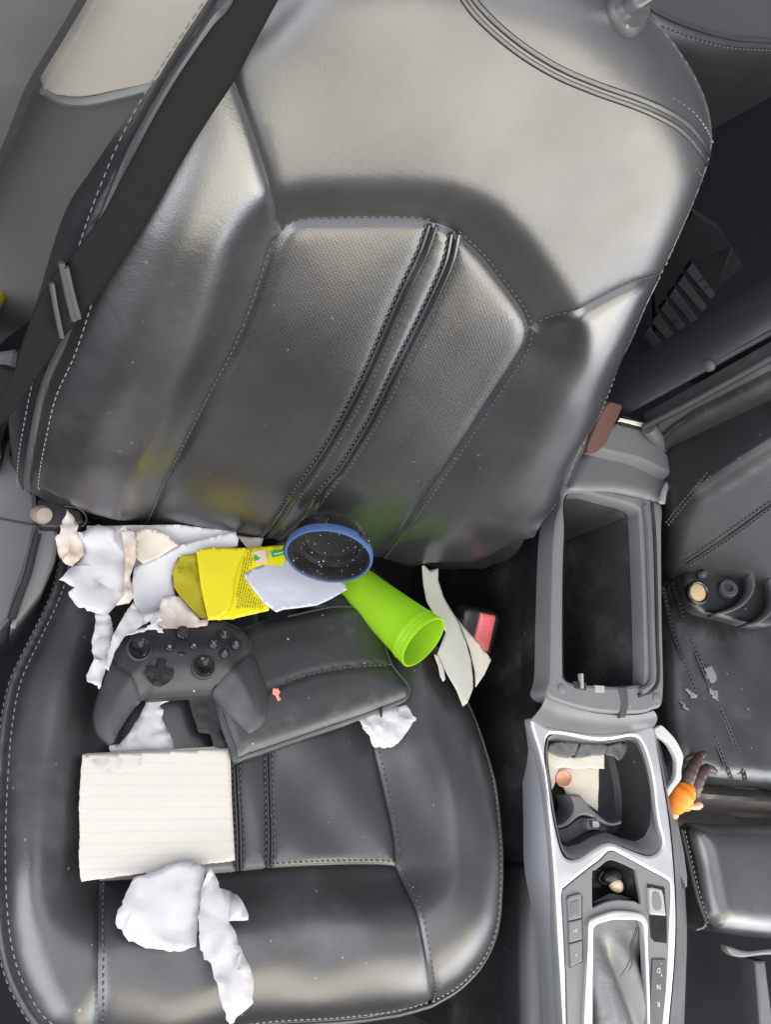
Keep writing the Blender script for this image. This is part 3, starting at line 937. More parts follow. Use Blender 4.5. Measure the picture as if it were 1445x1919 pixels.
# carpeted side rail beside the seat, with its pale edge
sl = level(-0.06)
side = [(976, 930), (975, 1100), (975, 1400), (976, 1640), (978, 1800), (980, 2030)]
P = sl.pts(resample(side, 20)); n = len(P)
mk('side_rail', np.vstack([P, P + (0.004, 0, 0.045), P + (0.03, 0, -0.27), P + (0, 0, -0.27)]), [(r % 4 * n + k, ((r + 1) % 4) * n + k, ((r + 1) % 4) * n + k + 1, r % 4 * n + k + 1) for r in range(4) for k in range(n - 1)], CARPET, con)
tube('edge_strip', P + (-0.0005, 0, 0), 0.0011, GREY_MID, con, n=6)
tube('edge_strip', level(-0.09).pts(resample([(969, 1302), (970, 1500), (972, 1640)], 20)), 0.002, GREY_DK, con, n=6)

# storage bin rim
rim_out = [(1062, 908), (1050, 945), (1038, 1000), (1033, 1150), (1031, 1262), (1024, 1300), (1052, 1318), (1120, 1335), (1190, 1338), (1226, 1330), (1245, 1305), (1243, 1150), (1242, 1000), (1243, 952), (1228, 938), (1140, 918)]
hole = [(1066, 925), (1060, 1000), (1057, 1100), (1057, 1250), (1062, 1274), (1085, 1281), (1120, 1284), (1160, 1286), (1195, 1282), (1208, 1272), (1206, 1150), (1202, 1050), (1198, 975), (1192, 952), (1140, 936)]
plate('bin_rim', BN, rim_out, GREY, con, off=0.0, depth=0.03, holes=[hole], bevel=0.004, step=0.004, hole_depth=0.02)
pit('bin_liner', BN, hole, plastic('bin_felt', (0.028, 0.028, 0.030), rough=0.8, grain=0.5, amount=0.3, specks=0.2), con, off=-0.004, depth=0.16, taper=0.006)
# raised double rail on the right of the opening
for nm, pts, r, mat in (('rail', [(1210, 948), (1215, 1000), (1219, 1100), (1222, 1200), (1224, 1262), (1218, 1284), (1200, 1296)], 0.0042, GREY_MID),
                        ('groove', [(1221, 942), (1226, 1000), (1229, 1100), (1231, 1200), (1233, 1268), (1224, 1292), (1195, 1304)], 0.0030, BLACK)):
    tube(nm, spline(BN.pts(pts, 0.0015 if nm == 'rail' else -0.001), 0.004), r, mat, con)
for u, v in ((1053, 1291), (1231, 1308)):
    p = BN.pt(u, v); lathe('screw_cap', [(0.0048, 0.0), (0.0048, 0.0012), (0.0040, 0.0016), (0.0, 0.0016)], p, (0, 0, 1), GREY, con, n=24)
plate('slot', BN, [(1159, 1288), (1176, 1288), (1179, 1318), (1174, 1344), (1162, 1346), (1166, 1318)], GREY_DK, con, off=0.001, depth=0.004, bevel=0.001, curved=False)
plate('latch_pad', BN, [(1116, 1284), (1134, 1285), (1134, 1298), (1116, 1297)], GREY_LT, con, off=0.0012, depth=0.004, bevel=0.0006, curved=False)
plate('clip', BN, [(1090, 1262), (1094, 1262), (1095, 1290), (1091, 1290)], GREY_LT, con, off=0.004, depth=0.006, bevel=0.0004, curved=False)
plate('clip_pocket', BN, [(1076, 1276), (1100, 1280), (1099, 1294), (1078, 1290)], BLACK, con, off=0.0010, depth=0.004, bevel=0.0004, curved=False)
# sloping face between bin and trim
A = BN.pts(spline([(1024, 1302), (1052, 1320), (1120, 1337), (1190, 1340), (1226, 1332)], 4), -0.004)
B = TR.pts(spline([(992, 1352), (1030, 1364), (1110, 1376), (1180, 1372), (1226, 1362)], 4), -0.002)
k = np.linspace(0, 1, 60); re = lambda q: np.column_stack([np.interp(k, np.linspace(0, 1, len(q)), q[:, i]) for i in range(3)])
A, B = re(A), re(B)
V = [A * (1 - t) + B * t + np.array([0, 0, 0.006 * math.sin(math.pi * t)]) for t in np.linspace(0, 1, 8)]
mk('bin_front', np.vstack(V), [(r * 60 + i, (r + 1) * 60 + i, (r + 1) * 60 + i + 1, r * 60 + i + 1) for r in range(7) for i in range(59)], GREY_MID, con)
# left cheek of the bin
A = BN.pts(spline([(1050, 948), (1038, 1000), (1033, 1150), (1031, 1262), (1024, 1302)], 4), -0.004); B = level(-0.02).pts(spline([(1000, 948), (985, 1000), (980, 1150), (978, 1280), (986, 1350)], 4))
A, B = re(A), re(B)
mk('bin_side', np.vstack([A, A * .5 + B * .5 + np.array([-.002, 0, .004]), B]), [(r * 60 + i, (r + 1) * 60 + i, (r + 1) * 60 + i + 1, r * 60 + i + 1) for r in range(2) for i in range(59)], BLACK, con)

# silver trim surround
trim_out = [(995, 1348), (1030, 1362), (1110, 1374), (1180, 1371), (1224, 1360), (1234, 1400), (1246, 1470), (1258, 1550), (1266, 1640), (1269, 1730), (1265, 1820), (1256, 1919), (1246, 2030), (1060, 2030), (1055, 1919), (1047, 1780), (1040, 1660), (1030, 1540), (1016, 1430)]
cup = Z3([(252, 182), (300, 160), (420, 172), (560, 200), (680, 215), (800, 205), (900, 185), (960, 182), (1005, 205), (1050, 290), (1090, 420), (1120, 580), (1138, 760), (1160, 900), (1190, 1010), (1188, 1075), (1150, 1130), (1080, 1155), (980, 1125), (880, 1085), (760, 1045), (640, 1095), (540, 1160), (480, 1185), (410, 1175), (365, 1110), (325, 960), (290, 780), (258, 600), (238, 430), (232, 280)])
panel_out = Z4([(248, 425), (275, 375), (440, 240), (560, 150), (655, 68), (760, 110), (1000, 240), (1135, 315), (1162, 380), (1150, 700), (1130, 1150), (1095, 1531), (1070, 1950), (300, 1950), (288, 1531), (275, 1000), (258, 650)])
plate('silver_trim', TR, trim_out, SILVER, con, off=0.0, depth=0.012, holes=[cup, panel_out], bevel=0.0035, step=0.004, hole_depth=0.006)
# bevelled shoulder and side wing on the left of the trim
A = TR.pts(spline([(995, 1349), (1016, 1430), (1030, 1540), (1040, 1660), (1047, 1780), (1055, 1919), (1060, 2030)], 4), -0.004)
B = level(-0.012).pts(spline([(976, 1368), (979, 1440), (981, 1530), (983, 1625), (1000, 1720), (1012, 1850), (1020, 2030)], 4))
A, B = re(A), re(B)
V = [A * (1 - t) + B * t + np.array([-0.003 * math.sin(math.pi * t), 0, 0.002 * math.sin(math.pi * t)]) for t in np.linspace(0, 1, 6)]
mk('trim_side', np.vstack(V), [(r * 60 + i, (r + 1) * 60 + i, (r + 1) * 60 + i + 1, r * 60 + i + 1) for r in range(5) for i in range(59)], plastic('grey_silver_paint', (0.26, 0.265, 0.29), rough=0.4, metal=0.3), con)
A = TR.pts(spline([(1224, 1361), (1246, 1470), (1258, 1550), (1266, 1640), (1269, 1730), (1265, 1820), (1256, 1919), (1246, 2030)], 4), -0.004)
B = level(-0.05).pts(spline([(1240, 1400), (1262, 1500), (1276, 1570), (1284, 1660), (1288, 1750), (1286, 1830), (1283, 1919), (1280, 2030)], 4))
A, B = re(A), re(B)
mk('trim_side', np.vstack([A, B]), [(i, 60 + i, 61 + i, i + 1) for i in range(59)], GREY_MID, con)
# padded knee roll on the left of the console
pillow('knee_pad', level(-0.06), [(974, 1640), (984, 1618), (1004, 1622), (1022, 1660), (1032, 1720), (1044, 1820), (1052, 1919), (1058, 2040), (976, 2040), (972, 1900), (970, 1760)], LE_DARK, con, off=0, thick=0.055, er=0.03)

# cup holder well
lip_in = Z3([(262, 210), (330, 195), (560, 222), (760, 232), (930, 205), (985, 230), (1030, 320), (1068, 450), (1098, 600), (1112, 760), (1105, 900), (1060, 1000), (980, 1040), (860, 1010), (740, 960), (620, 1000), (520, 1060), (430, 1082), (380, 1070), (345, 980), (310, 800), (282, 600), (258, 420), (250, 280)])
ca = ccw(resample(TR.hit(cup, -0.003)[0], 0.004, True)); cb0 = TR.hit(lip_in, -0.012)[0]
cb = ccw(resample(cb0, 0.004, True))
def match(a, b, n=160):
    a = resample(a, np.linalg.norm(np.diff(np.vstack([a, a[:1]]), axis=0), axis=1).sum() / n, True)[:n]
    out = []
    bb = resample(b, 0.0008, True)
    ca_, cb_ = a.mean(0), bb.mean(0)
    ang = lambda q, c: np.arctan2(q[:, 1] - c[1], q[:, 0] - c[0])
    ab = ang(bb, cb_)
    for t in ang(a, ca_): out.append(bb[np.argmin(np.abs(np.angle(np.exp(1j * (ab - t)))))])
    return a, np.array(out)
qa, qb = match(ca, cb); m = len(qa)
V = []
for t in np.linspace(0, 1, 6):
    q = qa * (1 - t) + qb * t
    V.append(TR.world(q, -0.003 - 0.012 * t ** 1.6))
mk('cup_lip', np.vstack(V), [(r * m + k, r * m + (k + 1) % m, (r + 1) * m + (k + 1) % m, (r + 1) * m + k) for r in range(5) for k in range(m)], GREY_MID, con)
lp_ = [tuple(x) for x in lip_in]
WELL = plastic('dark_well_plastic', (0.030, 0.030, 0.032), rough=0.55)
pit('cup_well', TR, lip_in, WELL, con, off=-0.014, depth=0.055, taper=0.004)
WF = level(0.030 - 0.066)    # floor of the well
def wall_strip(name, top_px, h, z0, mat, parent, thick=0.003):
    P = spline(level(z0 + h).pts(top_px), 0.003); n = len(P)
    o = mk(name, np.vstack([P, P - (0, 0, h * 0.5), P - (0, 0, h)]), [(r * n + k, (r + 1) * n + k, (r + 1) * n + k + 1, r * n + k + 1) for r in range(2) for k in range(n - 1)], mat, parent, solid=thick)
    return o
fin = Z3([(315, 905), (370, 890), (420, 850), (455, 800), (465, 740), (450, 690), (435, 662), (470, 650), (520, 655), (560, 700), (620, 770), (700, 840), (770, 880), (830, 875), (862, 862), (865, 885), (800, 912), (740, 905), (680, 880), (600, 835), (540, 825), (490, 850), (440, 895), (380, 925), (325, 930)])
plate('cup_divider', level(0.004), fin, GREY_MID, con, off=0, depth=0.03, bevel=0.003, step=0.003)
plate('divider_web', level(-0.004), Z3([(310, 930), (380, 928), (450, 890), (520, 840), (600, 838), (700, 890), (760, 930), (740, 960), (600, 1000), (500, 1050), (400, 1070), (350, 1000)]), GREY_DK, con, off=0, depth=0.02, bevel=0.003, step=0.003)
plate('latch', level(0.006), Z3([(580, 850), (660, 842), (685, 900), (668, 945), (590, 945), (572, 905)]), GREY_MID, con, off=0, depth=0.02, bevel=0.002, curved=False)
plate('latch_tab', level(0.008), Z3([(620, 868), (662, 868), (678, 895), (672, 925), (624, 922)]), GREY_LT, con, off=0, depth=0.01, bevel=0.001, curved=False)
plate('latch_hole', level(0.0072), Z3([(592, 868), (618, 866), (620, 925), (604, 918), (592, 890)]), BLACK, con, off=0, depth=0.008, bevel=0.0005, curved=False)

# control panel with tray, buttons and selector gate
tray = Z4([(502, 255), (520, 235), (565, 200), (640, 147), (720, 160), (855, 222), (870, 250), (910, 500), (850, 490), (720, 482), (620, 498), (520, 540), (502, 530)])
gate = Z4([(455, 1531), (485, 900), (488, 700), (510, 650), (560, 625), (700, 588), (880, 600), (945, 632), (960, 690), (960, 850), (975, 1200), (982, 1531), (985, 1950), (440, 1950)])
plate('control_panel', TR, panel_out, GREY, con, off=-0.0015, depth=0.01, holes=[tray, gate], bevel=0.001, step=0.003, hole_depth=0.004)
pit('tray', TR, tray, BLACK_GLOSS, con, off=-0.004, depth=0.028, taper=0.004, curved=False)
# rubber ledge inside the tray
A = level(0.018).pts(resample(Z4([(505, 500), (560, 470), (640, 430), (680, 428), (760, 445), (830, 470)]), 3)); n = len(A)
mk('tray_ledge', np.vstack([A, A + (0, -0.006, 0.006), A + (0, -0.008, -0.012)]), [(r * n + k, (r + 1) * n + k, (r + 1) * n + k + 1, r * n + k + 1) for r in range(2) for k in range(n - 1)], GREY_DK, con)
gout = Z4([(430, 1531), (462, 900), (468, 690), (500, 640), (560, 612), (700, 572), (890, 586), (955, 625), (975, 690), (975, 850), (990, 1200), (995, 1531), (1000, 1950), (415, 1950)])
gin = Z4([(510, 1531), (512, 900), (512, 740), (530, 700), (580, 678), (700, 650), (880, 655), (920, 675), (938, 720), (945, 850), (960, 1200), (968, 1531), (970, 1950), (505, 1950)])
plate('gate_frame', TR, gout, SILVER, con, off=0.003, depth=0.008, holes=[gin], bevel=0.002, step=0.004, hole_depth=0.008)
# pleated gaiter
gst = ccw(spline(TR.hit(gout)[0], 0.004, True)); gst = offset_loop(gst, 0.004)
P, T = fill(gst, 0.003)
gx0, gx1 = gst[:, 0].min(), gst[:, 0].max(); gy1 = gst[:, 1].max()
u_ = (P[:, 0] - gx0) / (gx1 - gx0); v_ = (gy1 - P[:, 1])
ww = -0.004 - 0.002 + 0.010 * np.exp(-((u_ - 0.30 - v_ * 1.2) / 0.09) ** 2) * smooth(v_, 0.02, 0.06) - 0.022 * np.exp(-((u_ - 0.10 - v_ * 0.7) / 0.07) ** 2) * smooth(v_, 0.05, 0.10) \
     + 0.006 * np.sin((u_ * 14 - v_ * 60)) * smooth(v_, 0.015, 0.05) * smooth(u_, 0.3, 0.5) + 0.018 * smooth(v_, 0.04, 0.14) * np.exp(-((u_ - 0.5) / 0.3) ** 2)
gaiter = mk('gear_gaiter', TR.world(P, ww), T, leather('gaiter_vinyl', col=(0.075, 0.075, 0.078), rough=0.42, wrinkle=0.6, amount=0.2, specks=0.2), con, uv=P, sharp=None)
for dx in (0, 22):
    q = TR.hit(Z4([(905 + dx * .7, 720), (870 + dx * .8, 850), (825 + dx, 980), (785 + dx, 1150)]))[0]
    qq = spline(q, 0.003); d2 = ((P[None] - qq[:, None]) ** 2).sum(2).argmin(1)
    tube('gaiter_seam', TR.world(qq, ww[d2] + 0.0006), 0.0005, GREY_MID, con, n=6)
PAN = level(0.030)
for pts, mark in (([(290, 475), (312, 448), (402, 425), (412, 448), (412, 632), (303, 660)], 0), ([(303, 668), (413, 640), (415, 815), (306, 846)], 1), ([(306, 854), (416, 822), (417, 1000), (318, 1052)], 2)):
    b_ = plate('console_button', PAN, Z4(pts), GREY, con, off=0.0012, depth=0.006, bevel=0.0012, curved=False)
    if mark == 0:
        plate('inset', PAN, Z4([(312, 500), (385, 478), (390, 610), (318, 630)]), GREY_MID, b_, off=0.0018, depth=0.002, bevel=0.0008, curved=False)
    if mark == 1:
        for q in ([(335, 735), (350, 728), (352, 748), (338, 752)], [(355, 722), (374, 726), (372, 752), (358, 760)]):
            plate('symbol', PAN, Z4(q), GREY_LT, b_, off=0.0016, depth=0.002, bevel=0.0001, curved=False)
    if mark == 2:
        plate('symbol', PAN, Z4([(355, 938), (370, 934), (374, 952), (360, 960)]), GREY_LT, b_, off=0.0016, depth=0.002, bevel=0.0001, curved=False)
    plate('button_gap', PAN, Z4([(a + (-8 if a < 360 else 6), b + (-6 if i_ < 2 else 6)) for i_, (a, b) in enumerate(pts)]), BLACK, con, off=-0.0008 + 0.0001 * mark, depth=0.003, bevel=0.0002, curved=False)
sw = plate('rocker_switch', PAN, Z4([(978, 380), (1010, 374), (1092, 392), (1108, 440), (1128, 618), (992, 606)]), GREY_LT, con, off=0.002, depth=0.008, bevel=0.002, curved=False)
plate('rocker_inset', PAN, Z4([(1010, 420), (1070, 424), (1092, 560), (1020, 566)]), GREY, sw, off=0.0026, depth=0.002, bevel=0.0012)
plate('switch_gap', PAN, Z4([(968, 345), (1112, 375), (1132, 640), (1132, 850), (1030, 838), (1000, 800), (985, 620)]), BLACK_GLOSS, con, off=-0.0006, depth=0.002, bevel=0.0003, curved=False)
strip = plate('selector_strip', PAN, Z4([(1012, 982), (1126, 985), (1118, 1250), (1090, 1531), (1060, 1900), (985, 1900), (985, 1531), (1000, 1200)]), GREY_DK, con, off=0.0004, depth=0.003, bevel=0.0004, curved=False)
WHITE = plastic('white_print', (0.5, 0.5, 0.5), rough=0.6, amount=0, specks=0)
for ch, u, v, size in (('D', 1060, 1075, 0.0072), ('N', 1060, 1215, 0.0072), ('R', 1058, 1360, 0.0072), ('+', 1085, 1115, 0.0065), ('-', 1084, 1022, 0.0065)):
    p = PAN.pt(*Z4([(u, v)])[0], 0.0006)
    letter('gear_mark', ch, size, p, (-1, 0, 0), (0, -1, 0), WHITE, strip)

# hinge end of the bin: rear band, pale cover, lid
band = level(0.066)
pillow('rear_band', band, [(1066, 925), (1060, 905), (1080, 862), (1110, 842), (1200, 862), (1290, 888), (1262, 918), (1240, 945), (1150, 928)], GREY_MID, con, off=-0.03, thick=0.03, er=0.012)
plate('hinge_cover', level(0.085), [(1118, 838), (1148, 800), (1168, 790), (1222, 798), (1252, 850), (1292, 872), (1270, 892), (1200, 862)], GREY, con, off=0, depth=0.03, bevel=0.004, step=0.004)
plate('hinge_slot', level(0.088), [(1160, 785), (1170, 778), (1216, 792), (1236, 812), (1205, 806), (1165, 796)], BLACK, con, off=0, depth=0.004, bevel=0.001, curved=False)
plate('hinge_bar', level(0.090), [(1163, 783), (1210, 793), (1212, 801), (1162, 788)], paper('pale_bar', (0.7, 0.66, 0.6), thin=0), con, off=0, depth=0.004, bevel=0.0006, curved=False)
TILT = math.radians(8)
LD = Surf(level(0.10).pt(1215, 800), (1, 0, 0), (0, math.sin(TILT), math.cos(TILT)))
lid = pillow('armrest_lid', LD, [(1208, 800), (1300, 750), (1445, 670), (1750, 500), (1900, 900), (1500, 920), (1345, 882), (1302, 870), (1275, 850), (1250, 835)], GREY_DK, con, off=-0.03, thick=0.03, er=0.008, curved=False)
pillow('lid_tray', LD, [(1232, 835), (1262, 806), (1300, 782), (1445, 708), (1750, 560), (1850, 860), (1500, 845), (1400, 862), (1340, 870), (1290, 866), (1262, 856)], plastic('tray_plastic', (0.032, 0.032, 0.034), rough=0.42), lid, off=-0.002, thick=0.016, er=0.008, curved=False)
L0 = LD.pts(resample([(1140, 786), (1445, 608), (1750, 430)], 6), -0.034); n = len(L0)
prof = [(0.002, -0.004), (-0.003, 0.002), (-0.006, 0.010), (-0.006, 0.022), (-0.003, 0.040), (0.004, 0.058), (0.016, 0.074), (0.035, 0.086), (0.07, 0.095), (0.20, 0.10)]
V = np.vstack([L0 + np.array([x, 0, 0]) - LD.N * y for x, y in prof])
mk('lid_padding', V, [(r * n + k, r * n + k + 1, (r + 1) * n + k + 1, (r + 1) * n + k) for r in range(len(prof) - 1) for k in range(n - 1)], leather('armrest_leather', col=(0.034, 0.034, 0.041), rough=0.33, ior=2.1, wrinkle=0.05, specks=0.1), lid, sharp=None)
for pts, rr, o2 in (([(1206, 800), (1300, 751), (1445, 670), (1700, 526)], 0.0035, -0.002), ([(1228, 838), (1262, 806), (1300, 782), (1445, 708), (1700, 590)], 0.0045, 0.004)):
    tube('lid_ridge', spline(LD.pts(pts, o2), 0.006), rr, GREY_DK, lid, n=10)
tube('lid_lip', spline(LD.pts([(1172, 772), (1300, 702), (1445, 622), (1700, 484)], -0.034), 0.006), 0.004, GREY_DK, lid)
p = LD.pt(1328, 684, -0.03); lathe('lid_screw', [(0.0, 0.004), (0.004, 0.004), (0.0065, 0.003), (0.0065, -0.004)][::-1], p + np.array([0, -0.002, 0.002]), LD.N * 0.5 + np.array([-0.8, 0, 0.3]), GREY_DK, lid, n=20)
leg = spline(np.array([LD.pt(1216, 802, 0.0), LD.pt(1238, 830, 0.006), LD.pt(1262, 856, 0.004), LD.pt(1300, 868, 0.0), LD.pt(1345, 882, 0.0)]), 0.004)
tube('hinge_arm', leg, 0.009, GREY_MID, lid, n=10)
BROWN = plastic('brown_leather', (0.075, 0.034, 0.023), rough=0.7, grain=0.5, amount=0.3, specks=0.2, dust=(0.14, 0.08, 0.06))
def slab(name, surf, px, mat, parent=None, off=0.0, depth=0.004, bevel=0.001):
    return plate(name, surf, px, mat, parent, off=off, depth=depth, bevel=bevel, step=0.003)
hl = level(0.085)
slab('hinge_flap', Surf(hl.pt(1130, 840), (1, 0.2, -0.5), (0.1, 0.8, 0.5)), [(1102, 845), (1118, 800), (1140, 758), (1158, 757), (1166, 764), (1150, 800), (1138, 828), (1118, 848)], BROWN, con)
slab('hinge_flap', Surf(hl.pt(1280, 885), (1, 0.1, 0.1), (0.0, 0.9, 0.4)), [(1256, 898), (1264, 880), (1275, 868), (1305, 872), (1300, 884), (1282, 896), (1266, 900)], BROWN, con)
tube('bin_edge_strip', spline(level(0.072).pts([(1241, 942), (1246, 920), (1256, 902), (1264, 896)]), 0.004), 0.004, GREY_LT, con)

THREAD_FAR = plastic('dim_thread', (0.045, 0.045, 0.048), rough=0.7, specks=0)
# ================================================================== SECOND FRONT SEAT
CP = Surf(level(-0.03).pt(1350, 1300), (1, 0, 0), (0, math.cos(0.12), -math.sin(0.12)))
ps = thing('passenger_seat', 'dusty black leather front seat on the far side of the console', 'car seat', level(-0.33).pt(1420, 1400))
pcush = pillow('cushion', CP, [(1252, 1062), (1330, 1070), (1450, 1090), (1620, 1130), (1700, 1520), (1445, 1476), (1380, 1472), (1300, 1462), (1250, 1448), (1225, 1400), (1215, 1250), (1220, 1120)], LE_DUSTY, ps, off=-0.12, thick=0.12, er=0.02, spacing=0.008,
               hf=lambda P, d: 0.003 * np.sin(P[:, 0] * 60) * np.sin(P[:, 1] * 50), sharp=None)
for a in ([(1243, 1100), (1262, 1180), (1290, 1260), (1320, 1330), (1348, 1400), (1372, 1462)], [(1262, 1090), (1290, 1180), (1318, 1250), (1352, 1330), (1385, 1410), (1398, 1466)]):
    P = spline(CP.pts(a, 0.001), 0.003)
    stitches('stitching', P, CP.N, THREAD_FAR, pcush, r=0.0010)
    for dx in (-4, 4):
        tube('welt', spline(CP.pts([(u + dx * .7, v) for u, v in a], -0.0004), 0.005), 0.0012, LE_DARK, pcush, n=6)
BP = Surf(level(0.0).pt(1262, 1066), (1, 0, 0), (0, math.sin(0.35), math.cos(0.35)))
pback = pillow('backrest', BP, [(1246, 1062), (1244, 1000), (1252, 950), (1275, 905), (1320, 872), (1445, 790), (1700, 640), (1800, 1100), (1600, 1110), (1445, 1085), (1330, 1070)], LE_DARK, ps, off=-0.08, thick=0.08, er=0.02, spacing=0.01, sharp=None)
for a in ([(1285, 1052), (1360, 1000), (1445, 940), (1560, 860)], [(1292, 1060), (1370, 1010), (1445, 955), (1560, 878)], [(1248, 980), (1275, 945), (1305, 910), (1330, 880)], [(1252, 985), (1282, 948), (1312, 914), (1336, 886)]):
    P = spline(BP.pts(a, 0.001), 0.003)
    stitches('stitching', P, BP.N, THREAD_FAR, pback, r=0.0012)
tube('welt', spline(BP.pts([(1288, 1056), (1365, 1005), (1445, 947), (1560, 868)], 0.0), 0.005), 0.0022, BLACK, pback, n=6)
PEEL = plastic('peeled_backing', (0.17, 0.17, 0.175), rough=0.8, grain=0.4, specks=0)
for i_, pts in enumerate(([(1322, 1252), (1334, 1248), (1342, 1262), (1346, 1276), (1334, 1280), (1326, 1268)], [(1330, 1290), (1348, 1296), (1346, 1312), (1334, 1306)], [(1284, 1290), (1300, 1296), (1310, 1306), (1298, 1312)], [(1312, 1318), (1322, 1322), (1326, 1336), (1316, 1332)], [(1276, 1312), (1284, 1318), (1290, 1332), (1280, 1326)])):
    sheet('peeled_patch', CP, pts, PEEL, off=0.0012, amp=0.0006, freq=60, seed=300 + i_, parent=pcush, spacing=0.0025, ragged=1.6)
# gaiter between cushion and thigh support
GB = level(-0.075)
sheet('gaiter', GB, [(1240, 1440), (1300, 1440), (1450, 1460), (1620, 1480), (1640, 1600), (1450, 1570), (1262, 1570)], plastic('dusty_brown_vinyl', (0.075, 0.068, 0.063), rough=0.5, amount=0.5, dust=(0.28, 0.22, 0.2)), off=0, amp=0.006, freq=20, seed=5, parent=ps, spacing=0.006,
      extra=lambda P, c: 0.012 * np.sin((P[:, 1] - c[1]) * 170 + (P[:, 0] - c[0]) * 6))
TS = Surf(level(-0.03).pt(1400, 1650), (1, 0, 0), (0, math.cos(0.05), -math.sin(0.05)))
th = pillow('thigh_support', TS, [(1272, 1548), (1330, 1546), (1450, 1546), (1640, 1550), (1660, 1760), (1450, 1756), (1380, 1752), (1325, 1742), (1306, 1722), (1296, 1690), (1284, 1620)], LE, ps, off=-0.10, thick=0.10, er=0.028, spacing=0.006, sharp=None)
P = spline(TS.pts([(1278, 1555), (1292, 1615), (1308, 1680), (1321, 1720), (1318, 1736), (1304, 1742)], -0.004), 0.002)
tube('welt', P, 0.0022, LE_DARK, th, n=8); stitches('stitching', P + np.array([0.004, 0, 0.001]), TS.N, THREAD, th, r=0.0008)
plate('front_tongue', level(-0.10), [(1362, 1772), (1400, 1782), (1445, 1778), (1560, 1770), (1560, 1790), (1445, 1790), (1395, 1795), (1372, 1790)], GREY_MID, ps, off=0, depth=0.01, bevel=0.003)
# side trim of that seat
sidetrim = plate('side_trim', level(-0.02), Z5([(135, 620), (180, 690), (215, 860), (234, 1010), (232, 1070), (190, 1095), (150, 1000), (135, 800)]), GREY_MID, ps, off=0, depth=0.03, bevel=0.003, curved=False)
for k in range(3):
    tube('trim_rib', level(-0.02).pts(Z5([(155 + 12 * k, 985 + 6 * k), (195 + 10 * k, 1080 - 4 * k)]), 0.001), 0.0012, BLACK, ps, n=6)
plate('seat_rail', level(-0.25), [(1415, 1800), (1436, 1800), (1452, 1925), (1425, 1925)], GREY_DK, ps, off=0, depth=0.03, bevel=0.004, curved=False)

# ================================================================== REAR OF THE CABIN
RB = level(-0.02)
hem = [(1120, -60), (1202, -2), (1232, 22), (1298, 50), (1372, 70), (1445, 76), (1560, 84)]
rb = thing('rear_bench', 'grey leather rear bench with a stitched hem behind the seat backs', 'rear seat', level(-0.33).pt(1420, 60))
P = spline(RB.pts(hem), 0.006); n = len(P)
prof = [(0, 0.55, 0.02), (0, 0.2, 0.02), (0, 0.05, 0.015), (0, 0.02, 0.008), (0, 0.0, 0.0), (0, -0.012, -0.02), (0, -0.014, -0.05), (0, -0.01, -0.10), (0, 0.01, -0.18), (0, 0.05, -0.32)]
V = np.vstack([P + np.array(q) for q in prof])
bench = mk('bench_cushion', V, [(r * n + k, (r + 1) * n + k, (r + 1) * n + k + 1, r * n + k + 1) for r in range(len(prof) - 1) for k in range(n - 1)], leather('grey_bench_leather', col=(0.035, 0.035, 0.036), rough=0.4, wrinkle=0.3), rb, sharp=None)
tube('piping', P + np.array([0, -0.004, 0.002]), 0.004, PIPING, rb)
stitches('stitching', P + np.array([0, -0.012, -0.012]), np.array([0, -1, 0.4]), THREAD, rb, r=0.0014, length=0.008, gap=0.003)
tr = thing('rear_console_vent', 'dark slatted air vent panel in the rear footwell beside the seat back', 'vent', level(-0.33).pt(1260, 570))
VS = Surf(level(-0.15).pt(1290, 520), (1, 0, 0), (0, 0.35, 0.93))
plate('vent_panel', VS, [(1225, 500), (1300, 400), (1350, 430), (1395, 500), (1310, 570), (1230, 640)], plastic('vent_black', (0.010, 0.010, 0.011), rough=0.6, amount=0, specks=0.1, spec=0.2), tr, off=0, depth=0.02, bevel=0.001, curved=False)
for k in range(6):
    a = (1206 + 16 * k, 628 - 24 * k); plate('slat', VS, [(a[0], a[1]), (a[0] + 12, a[1] - 16), (a[0] + 56, a[1] + 44), (a[0] + 46, a[1] + 54)], BLACK, tr, off=0.006, depth=0.004, bevel=0.001, curved=False)

# door pillar with its trims
pl_ = thing('door_pillar', 'car door pillar with cream upper trim and grey lower trim left of the seat', 'pillar', (-0.07, 0.52, -0.33))
PN = np.array([0.37, -0.93, 0.0]); PS_ = np.cross((0, 0, 1), PN)
PL = Surf((-0.045, 0.52, 0.2), PS_, (0, 0, 1))
upper = [(80, 168), (118, 182), (158, 184), (220, 172), (300, 152), (345, 108), (420, 20), (440, 0), (470, -60), (240, -60), (178, 0), (130, 85)]
plate('upper_trim', PL, upper, BEIGE, pl_, off=0.004, depth=0.02, bevel=0.003, step=0.005)
lower = [(170, -40), (178, 0), (128, 86), (78, 170), (60, 230), (0, 330), (-60, 480), (-60, 640), (10, 590), (60, 560), (130, 470), (230, 300), (330, 160), (300, 158), (218, 180), (158, 192), (110, 190)]
plate('lower_trim', PL, [(78, 168), (112, 186), (158, 190), (220, 178), (300, 158), (345, 115), (400, 110), (330, 250), (200, 420), (130, 520), (60, 600), (10, 640), (-60, 700), (-80, 520), (0, 330), (50, 230)], plastic('green_grey_trim', (0.21, 0.22, 0.20), rough=0.6, amount=0.1), pl_, off=0.0, depth=0.02, bevel=0.004, step=0.006)
tube('trim_bead', spline(PL.pts([(80, 169), (112, 186), (158, 190), (220, 178), (300, 157)], 0.003), 0.005), 0.004, GREY_LT, pl_)
FR = Surf(PL.pt(90, 200, 0.01), PS_, (0, 0, 1))
plate('door_seal', PL, [(-200, -100), (-60, -80), (195, -60), (180, 0), (130, 85), (78, 170), (40, 260), (0, 340), (-80, 480), (-250, 500)], GREY, pl_, off=0.035, depth=0.03, bevel=0.012, step=0.008)

